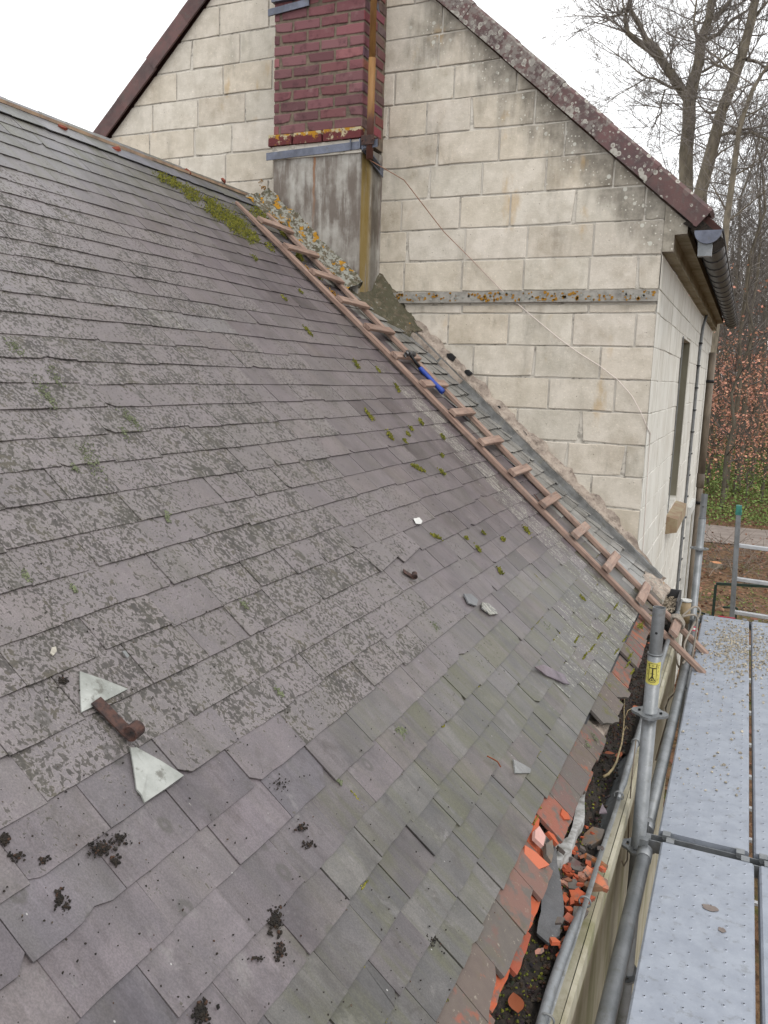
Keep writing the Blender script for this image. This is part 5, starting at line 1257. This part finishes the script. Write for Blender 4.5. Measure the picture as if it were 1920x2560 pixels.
for (px, py) in ((1444, 2225), (1438, 2200), (1484, 2172), (1455, 2190), (1436, 2305), (1405, 2232), (1400, 2215), (1462, 2265)):
    piece(px, py, irr(.012, .008, 5, rnd.uniform(0, 3)), (rnd.uniform(-.4, .4), rnd.uniform(-.4, .4)), .01, rnd.choice((TO, TR)), .1, 'tiny orange tile chip scattered among the larger pieces in the gutter', 'tiny tile chips in the gutter')
for (px, py, k_) in ((1350, 2190, 0), (1362, 2120, 1), (1398, 2062, 0), (1402, 2120, 2), (1340, 2200, 2), (1420, 2140, 2), (1432, 2126, 0), (1500, 2120, 2), (1506, 2168, 0), (1456, 2118, 2), (1398, 2300, 2), (1388, 2350, 0), (1350, 2372, 1)):
    piece(px, py, irr(rnd.uniform(.01, .02), rnd.uniform(.007, .013), 6, rnd.uniform(0, 3)), (rnd.uniform(-.5, .5), rnd.uniform(-.5, .5)), rnd.uniform(.006, .012), (TO, lin(206, 150, 132, .56), lin(118, 108, 104, .5))[k_], .15, 'small broken tile crumb lying loose among the debris at the damaged eave', 'tile crumbs at the damaged eave', .15 if px > 1410 else .19)
for _ in range(60):
    q = rnd.random(); y = rnd.gauss(2.2, .2); x = rnd.uniform(-.405, -.3); px, py = pix((x, y, .135)); r = rnd.choice((.006, .009, .012, .018))
    piece(px, py, irr(r, r*rnd.uniform(.5, .9), 6, rnd.uniform(0, 3)), (rnd.uniform(-.6, .6), rnd.uniform(-.6, .6)), r*.7, rnd.choice((TO, TR, TR, lin(172, 116, 92, .52), lin(120, 108, 102, .5), lin(204, 148, 128, .56))), .12, 'tiny orange tile chip scattered among the larger pieces in the gutter' if 0 else 'tiny tile chip, one of many strewn in the gutter silt at the break', 'tile chips strewn in the gutter silt', .137)
def rpiece(px, py, a, b, rot, th, tint, dirt, label, h=.02, tl=(0, 0)):
    m = MB(); m.col = (*tint, 1); m.mask = (dirt, .1, 0, 1); c = rpx(px, py, h); P = []
    for x, y in irr(a, b, 7, rot): P.append(c+Vector((0, 1, 0))*x+ES*y+NR*(x*tl[0]+y*tl[1]))
    m.prism(P, -NR*th); return tag(m.build('broken_tile', MAT['clay']), label, 'tile piece')
rpiece(1350, 2088, .035, .025, .3, .012, lin(226, 178, 168, .62), .05, 'pale pink tile piece on the eave where tiles are broken', .03)
rpiece(1412, 2038, .025, .018, -.3, .016, TO, .1, 'orange tile lump wedged beside the white cement strip', .01)
rpiece(1340, 2145, .018, .04, .15, .014, lin(220, 128, 98, .6), .1, 'pink orange tile strip standing on the broken eave', .012, (.5, 0))
rpiece(1385, 2095, .012, .03, -.2, .012, TO, .1, 'orange tile splinter beside the pale pink piece', .012)
rpiece(1375, 2125, .05, .016, .2, .014, lin(150, 132, 116, .5), .5, 'grey curved tile remnant above the pink orange strip', .016)
shard('slate_tongue', [(1352, 2280), (1362, 2148), (1382, 2146), (1398, 2210), (1410, 2280), (1400, 2330), (1372, 2344), (1342, 2332)], 0, .008, MAT['slate'], 'long dark slate tongue splashed with cement, lying half in the gutter', 'slate piece', lin(98, 98, 100, .5), (0, .1, .5), [.03, .07, .06, .03, .0, -.01, -.015, .0], plane='z', zpl=.165)
shard('cement_lump', [(1408, 2098), (1420, 2092), (1432, 2060), (1440, 1990), (1452, 1960), (1466, 1965), (1462, 2040), (1440, 2085), (1430, 2120), (1404, 2150), (1392, 2150), (1396, 2110)], 0, .03, simple('white_cement', lin(206, 206, 204, .66), lin(158, 156, 150, .6), 30, .9), 'whitish cement slab exposed behind the broken eave tiles', 'cement', lift=[0]*12, plane='z', zpl=.168)
shard('slate_chip', [(1498, 2032), (1506, 2008), (1518, 2032)], 0, .004, MAT['slate'], 'small purple triangular slate chip lying on the gutter silt', 'slate piece', SP, plane='z', zpl=.145)
# leaves and the twig in the gutter
def leaf(px, py, ln, wd, an, label, z=.15, mat='dead_leaf', k=1, curl=.3, name='dry_leaf'):
    m = MB(); m.col = (k, k, k, 1); c = at(px, py, 2, z); n = 7; ca, sa = math.cos(an), math.sin(an); vs = []
    for i in range(n+1):
        t = i/n; w_ = wd*math.sin(math.pi*t**.8)**.9*.5+.0004; x = (t-.5)*ln
        for e in (-1, 0, 1):
            y = e*w_; zz = abs(e)*w_*curl+curl*.4*ln*(t-.5)**2; vs.append(c+Vector((x*ca-y*sa, x*sa+y*ca, zz)))
    m.add(vs, [(i*3+e, i*3+e+1, i*3+e+4, i*3+e+3) for i in range(n) for e in (0, 1)], sm=True)
    m.tube([c+Vector((-.5*ln*ca, -.5*ln*sa, 0)), c+Vector((-.68*ln*ca, -.68*ln*sa, .004))], .0008, 4)
    return tag(m.build(name, MAT[mat]), label, 'leaf')
leaf(1289, 2508, .062, .036, 2.0, 'large copper brown dead leaf in the gutter near the bottom edge', .15)
leaf(1590, 1768, .03, .022, .8, 'orange curled leaf at the end of the long twig', .2, k=1.3)
leaf(1548, 1888, .06, .022, 1.4, 'brown curled leaf halfway along the twig in the gutter', .17, k=.85)
leaf(1524, 1884, .04, .026, .4, 'rust coloured leaf left of the twig in the gutter', .15, k=.9)
leaf(1626, 1609, .03, .022, .3, 'small orange leaf on silt beside the stickered post', .17, k=1.4)
leaf(1631, 1620, .022, .014, 1.3, 'pale pink leaf scrap just below the small orange leaf', .17, k=1.6)
m = MB(); tp = [(1508, 1942), (1520, 1936), (1532, 1922), (1541, 1905), (1548, 1880), (1554, 1860), (1558, 1830), (1560, 1800), (1560, 1770), (1561, 1745), (1560, 1715)]
P = [at(x, y, 2, .165+.012*math.sin(i*.5)) for i, (x, y) in enumerate(tp)]
m.tube(P, [.005, .005, .0045, .004, .0036, .0033, .003, .0028, .0025, .002, .0014], 6); m.tube([P[7], at(1570, 1776, 2, .19), at(1588, 1767, 2, .2)], .0016, 5); m.tube([P[6], at(1566, 1815, 2, .18), at(1570, 1822, 2, .18)], .0016, 5)
tag(m.build('twig', simple('twig_wood', lin(176, 156, 118, .6), lin(128, 116, 84, .55), 30, .85)), 'long bent twig lying in the gutter beside the scaffold post', 'twig')
# mortar crumbs on the far deck
mb = MB()
for _ in range(1500):
    y = rnd.gauss(5.2, .33); x = rnd.gauss(.1, .1)
    if rnd.random() < .2: x, y = rnd.uniform(-.13, .44), rnd.uniform(3.2, 5.8)
    if not (-.135 < x < .45 and 3 < y < 5.84) or .146 < x < .17: continue
    k = rnd.uniform(.6, 1.1); mb.col = (k, k, k*.97, 1); mb.rock((x, y, .004), rnd.choice((.003, .004, .006, .009)), .7)
tag(mb.build('rubble', MAT['rubble_stone']), 'cream mortar crumbs strewn over the far scaffold decks', 'rubble', kind='stuff')
mb = MB()
for _ in range(260):
    y = rnd.uniform(5.28, 5.6); x = rnd.uniform(-.39, -.296); k = rnd.uniform(.7, 1.1); mb.col = (k, k*.95, k*.9, 1); mb.rock((x, y, .135+.03*rnd.random()), rnd.uniform(.004, .012), .8)
tag(mb.build('mortar_crumbs', MAT['rubble_stone']), 'pinkish mortar crumbs heaped in the end of the gutter', 'rubble', kind='stuff')

# ------------------------------------------------------------------ trees
def jit(v, a): return Vector((v.x+rnd.gauss(0, a), v.y+rnd.gauss(0, a), v.z+rnd.gauss(0, a)))
def twigs(m, p, d, ln, r, depth, up=.15, spread=.7, rmin=.005):
    """a limb that wanders and splits"""
    n = max(3, int(ln/.45)) if depth > 1 else 3; pts = [p]; dd = d.normalized(); st = ln/n
    for i in range(n):
        dd = (dd+Vector((rnd.gauss(0, .16), rnd.gauss(0, .16), rnd.gauss(0, .14)+up*.25))).normalized(); pts.append(pts[-1]+dd*st)
    rs = [max(rmin, r*(1-.7*i/n)) for i in range(n+1)]
    m.tube(pts, rs, 5 if r > .04 else 3, cap=False)
    if depth <= 0: return
    k = {4: 5, 3: 4, 2: 3, 1: 3}.get(depth, 3)
    for j in range(k):
        t = rnd.uniform(.25, 1.0); i = min(n-1, int(t*n)); q = pts[i]+(pts[i+1]-pts[i])*rnd.random()
        e = (dd+Vector((rnd.gauss(0, spread), rnd.gauss(0, spread), rnd.gauss(0, spread*.8)+up))).normalized()
        twigs(m, q, e, ln*rnd.uniform(.4, .68), max(rmin, rs[i]*.6), depth-1, up, spread, rmin)
TWC = lambda k=1: (k, k, k, 1)
def big_tree(label, depthY, trunk, limbs, name='bare_tree'):
    P = [at(x, y, 1, depthY) for x, y, r in trunk]; rs = [r for _, _, r in trunk]
    P = [Vector((P[0].x-.3, depthY, gz2(P[0].x, depthY)-.1))]+P; rs = [rs[0]*1.25]+rs
    d = P[-1]-P[-2]
    for k in range(3): P.append(P[-1]+d.normalized()*1.6+Vector((rnd.gauss(0, .2), rnd.gauss(0, .2), 0))); rs.append(rs[-1]*.78)
    root = thing(name, label, 'tree', P[0]); m = MB(); m.tube(P, rs, 12, cap=False); c = MB()
    for pts, r0, r1 in limbs:
        Q = [jit(at(x, y, 1, depthY-(.6 if k else 0)*rnd.uniform(-1, 1)*.8), .02) for k, (x, y) in enumerate(pts)]; n = len(Q)
        m.tube(Q, [r0+(r1-r0)*k/(n-1) for k in range(n)], 7, cap=False)
        for k in range(1, n):
            for _ in range(2):
                e = (Q[k]-Q[k-1]).normalized()+Vector((rnd.gauss(0, .7), rnd.gauss(0, .7), rnd.gauss(.25, .6)))
                twigs(c, Q[k-1]+(Q[k]-Q[k-1])*rnd.random(), e, rnd.uniform(1.0, 2.3), r1*.5+.01, 3)
        twigs(c, Q[-1], Q[-1]-Q[-2], 2.2, r1, 3)
    for k in range(3, len(P)):
        for _ in range(3): twigs(c, P[k-1]+(P[k]-P[k-1])*rnd.random(), Vector((rnd.gauss(0, 1), rnd.gauss(0, .8), rnd.uniform(-.2, .8))), rnd.uniform(1.2, 2.6), .03, 3)
    for _ in range(3): twigs(c, P[-1], Vector((rnd.gauss(0, .5), rnd.gauss(0, .5), 1)), 4, rs[-1]*.7, 4)
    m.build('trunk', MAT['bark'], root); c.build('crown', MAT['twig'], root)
    return root
big_tree('large bare tree whose thick left limb forks over the gable verge', 32, [(1717, 700, .28), (1715, 468, .24), (1715, 380, .235), (1723, 304, .22), (1723, 253, .22), (1735, 203, .19), (1748, 152, .18), (1751, 106, .17), (1773, 46, .14), (1780, -10, .12)],
    [([(1720, 245), (1697, 215), (1677, 187), (1652, 147), (1622, 122), (1589, 99), (1568, 84), (1563, 50), (1566, 28)], .19, .06), ([(1652, 145), (1635, 118), (1616, 96), (1596, 61), (1573, 28), (1558, 20), (1548, 36), (1528, 40)], .13, .03),
     ([(1573, 28), (1582, -10)], .05, .03), ([(1558, 20), (1552, -15)], .04, .02), ([(1753, 106), (1775, 96), (1799, 84), (1829, 51), (1865, 30)], .09, .04), ([(1784, 48), (1809, 23), (1827, -4)], .1, .05), ([(1743, 94), (1736, 70), (1735, 51), (1740, -4)], .06, .03),
     ([(1697, 223), (1679, 216), (1662, 210), (1637, 197), (1616, 195), (1596, 182), (1560, 150), (1520, 120)], .06, .015), ([(1662, 225), (1652, 266), (1654, 280), (1642, 299), (1634, 316), (1608, 319)], .035, .012), ([(1755, 182), (1792, 160), (1830, 130), (1860, 100)], .05, .02), ([(1616, 195), (1580, 215), (1540, 240)], .03, .01), ([(1652, 266), (1610, 262), (1570, 255)], .02, .008)])
big_tree('tall bare tree leaning right behind the larger forked one', 31, [(1745, 700, .24), (1751, 481, .22), (1768, 418, .21), (1791, 329, .19), (1804, 278, .18), (1829, 215, .17), (1854, 142, .16), (1875, 63, .14), (1888, 0, .13)],
    [([(1799, 337), (1825, 333), (1849, 337), (1880, 329), (1895, 338), (1913, 350), (1940, 340)], .06, .03), ([(1862, 152), (1880, 149), (1900, 156), (1918, 170), (1950, 190)], .06, .03), ([(1794, 281), (1778, 284), (1763, 278), (1750, 262)], .06, .02), ([(1875, 63), (1895, 30), (1925, -5)], .07, .03), ([(1835, 190), (1800, 150), (1765, 120)], .04, .02), ([(1768, 418), (1800, 380), (1850, 350), (1910, 300)], .04, .015), ([(1830, 175), (1790, 165), (1775, 145)], .05, .02)])
big_tree('slender pale tree just right of the leaning one', 29, [(1806, 700, .11), (1816, 557, .1), (1832, 443, .09), (1847, 329, .08), (1857, 291, .075), (1880, 228, .06), (1905, 185, .05), (1930, 150, .04)],
    [([(1832, 443), (1870, 420), (1920, 380)], .03, .012), ([(1847, 329), (1840, 290), (1825, 255)], .03, .01), ([(1857, 291), (1900, 270), (1940, 250)], .03, .012), ([(1816, 557), (1860, 520), (1920, 470)], .03, .012), ([(1820, 530), (1790, 480), (1770, 440)], .025, .01)], 'slender_tree')

def wood_tree(name, label, H, r, lean, leaves, grp, low=.25, dens=1.0, k=1.0):
    root = thing(name, label, 'tree', (0, 0, 0), grp); m = MB(); m.col = TWC(k); n = 9
    pts = [Vector((lean*H*(i/n)**1.4+(rnd.gauss(0, .05)*i if i else 0)*.5, rnd.gauss(0, .05)*i*.5, H*i/n)) for i in range(n+1)]
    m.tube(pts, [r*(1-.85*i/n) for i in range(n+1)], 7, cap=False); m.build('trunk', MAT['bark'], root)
    c = MB(); c.col = TWC(k); l = MB()
    for _ in range(int(22*dens)):
        t = rnd.uniform(low, 1)*n*.999; i = int(t); p = pts[i]+(pts[i+1]-pts[i])*(t-i); a = rnd.uniform(0, 6.283)
        e = Vector((math.cos(a), math.sin(a), rnd.uniform(.3, 1.1)))
        twigs(c, p, e, H*rnd.uniform(.12, .24), r*.3*(1-t/n)+.01, 3 if H > 10 else 2, .2, .55, .006)
    if leaves:
        for _ in range(int(leaves/8*1.0)):
            t = rnd.uniform(.24, .9)*n; i = int(t); p = pts[i]; a = rnd.uniform(0, 6.283); q = rnd.uniform(.4, 1)*H*.28
            cc = p+Vector((math.cos(a)*q, math.sin(a)*q, rnd.uniform(-.2, .4)))
            for _ in range(8):
                b = rnd.uniform(.7, 1.4); l.col = (b, b*rnd.uniform(.85, 1.05), b*.95, 1)
                l.leafq(cc+Vector((rnd.gauss(0, .42), rnd.gauss(0, .42), rnd.gauss(0, .045))), rnd.uniform(.06, .12), .7)
        l.build('leaves', MAT['beech_leaf'], root)
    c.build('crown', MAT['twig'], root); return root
def place(protos, spots, labels=None):
    used = set()
    for k, (x, y) in enumerate(spots):
        i = k % len(protos); o = protos[i]
        if i in used: o = copy_thing(o, (0, 0, 0))
        used.add(i); o.location = (x, y, gz2(x, y)-.05); o.rotation_euler = (0, 0, rnd.uniform(0, 6.28)); s_ = rnd.uniform(.8, 1.2); o.scale = (s_, s_, s_)
LB = 'young beech holding rust coloured leaves in the woods beyond the path'
pb = [wood_tree('young_beech', LB, H, r, rnd.uniform(-.06, .06), lv, 'leafy young beeches in the woods', .15, .8, .55) for H, r, lv in ((6.5, .06, 900), (8, .07, 900), (5, .045, 800), (7, .08, 700))]
LT = 'thin bare tree standing among many others in the woods beyond the path'
pt = [wood_tree('woodland_tree', LT, H, r, rnd.uniform(-.08, .08), 0, 'bare trees in the woods', .3, 1.0, .75) for H, r in ((13, .12), (15, .14), (11, .1), (14, .1), (16, .17))]
def spot(px, y): p = at(px, 955, 1, y); return (p.x, y)
sp = []
for px, y in ((1760, 33), (1835, 31), (1900, 32), (1795, 36), (1868, 35), (1932, 34), (1740, 38), (1815, 40), (1880, 40), (1770, 44), (1850, 45), (1915, 44), (1745, 48), (1800, 50), (1890, 51), (1835, 55), (1930, 54), (1770, 57), (1865, 60), (1960, 40), (2010, 36), (2080, 38), (2140, 42), (1990, 48), (1700, 36), (1680, 42)): sp.append(spot(px+rnd.uniform(-8, 8), y))
for px, y in ((1755, 62), (1795, 66), (1830, 68), (1862, 72), (1895, 64), (1925, 70), (1778, 74), (1845, 78), (1905, 80), (1740, 58), (1815, 54), (1882, 56)): sp.append(spot(px+rnd.uniform(-8, 8), y))
place(pb, sp)
sp = []
for px, y in ((1842, 34), (1866, 36), (1778, 39), (1905, 38), (1822, 43), (1752, 42), (1884, 45), (1802, 47), (1925, 46), (1862, 50), (1780, 52), (1838, 56), (1902, 57), (1745, 55), (1945, 52), (1815, 62), (1875, 64), (1765, 66), (1920, 68), (1845, 72), (1790, 75), (1890, 78), (1735, 70), (1710, 50), (1660, 44), (1690, 60), (1975, 45), (2040, 42), (2100, 50), (2180, 46), (2000, 60), (2070, 66), (1640, 56), (1600, 62), (1730, 84), (1830, 86), (1910, 90)): sp.append(spot(px+rnd.uniform(-8, 8), y))
place(pt, sp)
# far woods beyond the counted trees: one mass of stems and twigs
mb = MB()
for _ in range(340):
    y = rnd.uniform(80, 150); x = rnd.uniform(-45, 45); k = rnd.uniform(.9, 1.3); mb.col = (k*1.15, k, k*.92, 1); h = rnd.uniform(8, 17); z = gz2(x, y); p = Vector((x, y, z)); d = Vector((rnd.gauss(0, .06), 0, 1))
    mb.tube([p, p+d*h*.5, p+d*h], [.14, .1, .03], 4, cap=False)
    for _ in range(7): twigs(mb, p+d*h*rnd.uniform(.35, 1), Vector((rnd.gauss(0, 1), rnd.gauss(0, .5), rnd.uniform(.2, 1))), rnd.uniform(1.5, 3.5), .035, 2, .2, .6, .02)
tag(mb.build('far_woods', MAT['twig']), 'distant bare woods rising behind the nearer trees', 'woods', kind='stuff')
# undergrowth: green shoots and brambles past the path, brush and litter before it
mb = MB()
def tuft(x, y, n, h, sp_, sz):
    for _ in range(n):
        k = rnd.uniform(.6, 1.35); mb.col = (k*rnd.uniform(.85, 1.15), k, k*.9, 1)
        px, py = x+rnd.gauss(0, sp_), y+rnd.gauss(0, sp_); mb.leafq((px, py, gz2(px, py)+abs(rnd.gauss(0, h))), rnd.uniform(.6, 1.3)*sz, .6)
for _ in range(3000):
    y = 28.2+34*rnd.random()**1.3; c = at(1830, 955, 1, y).x; x = c+rnd.uniform(-5, 9)
    if rnd.random() < .78: tuft(x, y, 26, rnd.choice((.2, .5, 1.0)), .4, .09+.0016*(y-28))
for _ in range(120):
    y = rnd.uniform(14, 24); x = rnd.uniform(-2, 6)
    if rnd.random() < .6: tuft(x, y, 22, .07, .22, .05)
tag(mb.build('undergrowth', MAT['green_leaf']), 'green undergrowth covering the woodland floor beyond the path', 'undergrowth', kind='stuff')
mb = MB()
for _ in range(5200):
    y = rnd.uniform(8, 33); x = rnd.uniform(-2.5, 7); k = rnd.uniform(.6, 1.4); mb.col = (k, k*rnd.uniform(.8, 1), k*.9, 1)
    if 24.4 < y < 27.6 and rnd.random() < .8: continue
    z = gz2(x, y)+(.03 if 24 < y < 28 else 0); mb.leafq((x, y, z+.015+abs(rnd.gauss(0, .02))), rnd.uniform(.06, .12), .65)
for _ in range(900):
    y = rnd.uniform(-1, 8); x = rnd.uniform(-.25, .0); k = rnd.uniform(.5, 1.2); mb.col = (k, k*.9, k*.85, 1); mb.leafq((x, y, GZ+.02), rnd.uniform(.05, .1), .65)
tag(mb.build('leaf_litter', MAT['litter_leaf']), 'rust coloured fallen leaves carpeting the ground before the woods', 'leaves', kind='stuff')
mb = MB()
for (cx, cy, n, h) in ((-.3, 20.6, 60, .5), (.2, 21.5, 60, .6), (.8, 20, 40, .4), (-.35, 23.6, 50, .9), (1.3, 22.5, 40, .8), (.4, 17.5, 40, .3), (1.2, 16, 30, .3)):
    for _ in range(n):
        p = Vector((cx+rnd.gauss(0, .5), cy+rnd.gauss(0, .5), 0)); p.z = gz2(p.x, p.y)+.02; k = rnd.uniform(.7, 1.2); mb.col = (k, k*.9, k*.8, 1)
        d = Vector((rnd.gauss(0, 1), rnd.gauss(0, 1), abs(rnd.gauss(.3, .5)))).normalized()*rnd.uniform(.4, 1)*h*1.4; mb.tube([p, p+d*.5+Vector((0, 0, .05)), p+d], [.008, .006, .003], 3, cap=False)
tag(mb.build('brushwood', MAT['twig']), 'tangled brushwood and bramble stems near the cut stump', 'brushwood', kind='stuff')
c = at(1790, 1408, 2, GZ+.14); root = thing('tree_stump', 'freshly cut orange tree stump among brushwood', 'stump', (c.x, c.y, GZ))
m = MB(); n = 16; rr = [rnd.uniform(.85, 1.15) for _ in range(n)]; V = lambda r, z: [(c.x+r*q*math.cos(2*math.pi*k/n), c.y+r*q*math.sin(2*math.pi*k/n), z) for k, q in enumerate(rr)]
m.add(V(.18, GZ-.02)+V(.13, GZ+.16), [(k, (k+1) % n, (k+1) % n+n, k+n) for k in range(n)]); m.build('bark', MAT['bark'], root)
m = MB(); m.add(V(.129, GZ+.161)+[(c.x, c.y, GZ+.17)], [(k, (k+1) % n, n) for k in range(n)]); m.build('cut_face', simple('cut_wood', lin(222, 160, 112, .6), lin(196, 128, 86, .6), 20, .9), root)
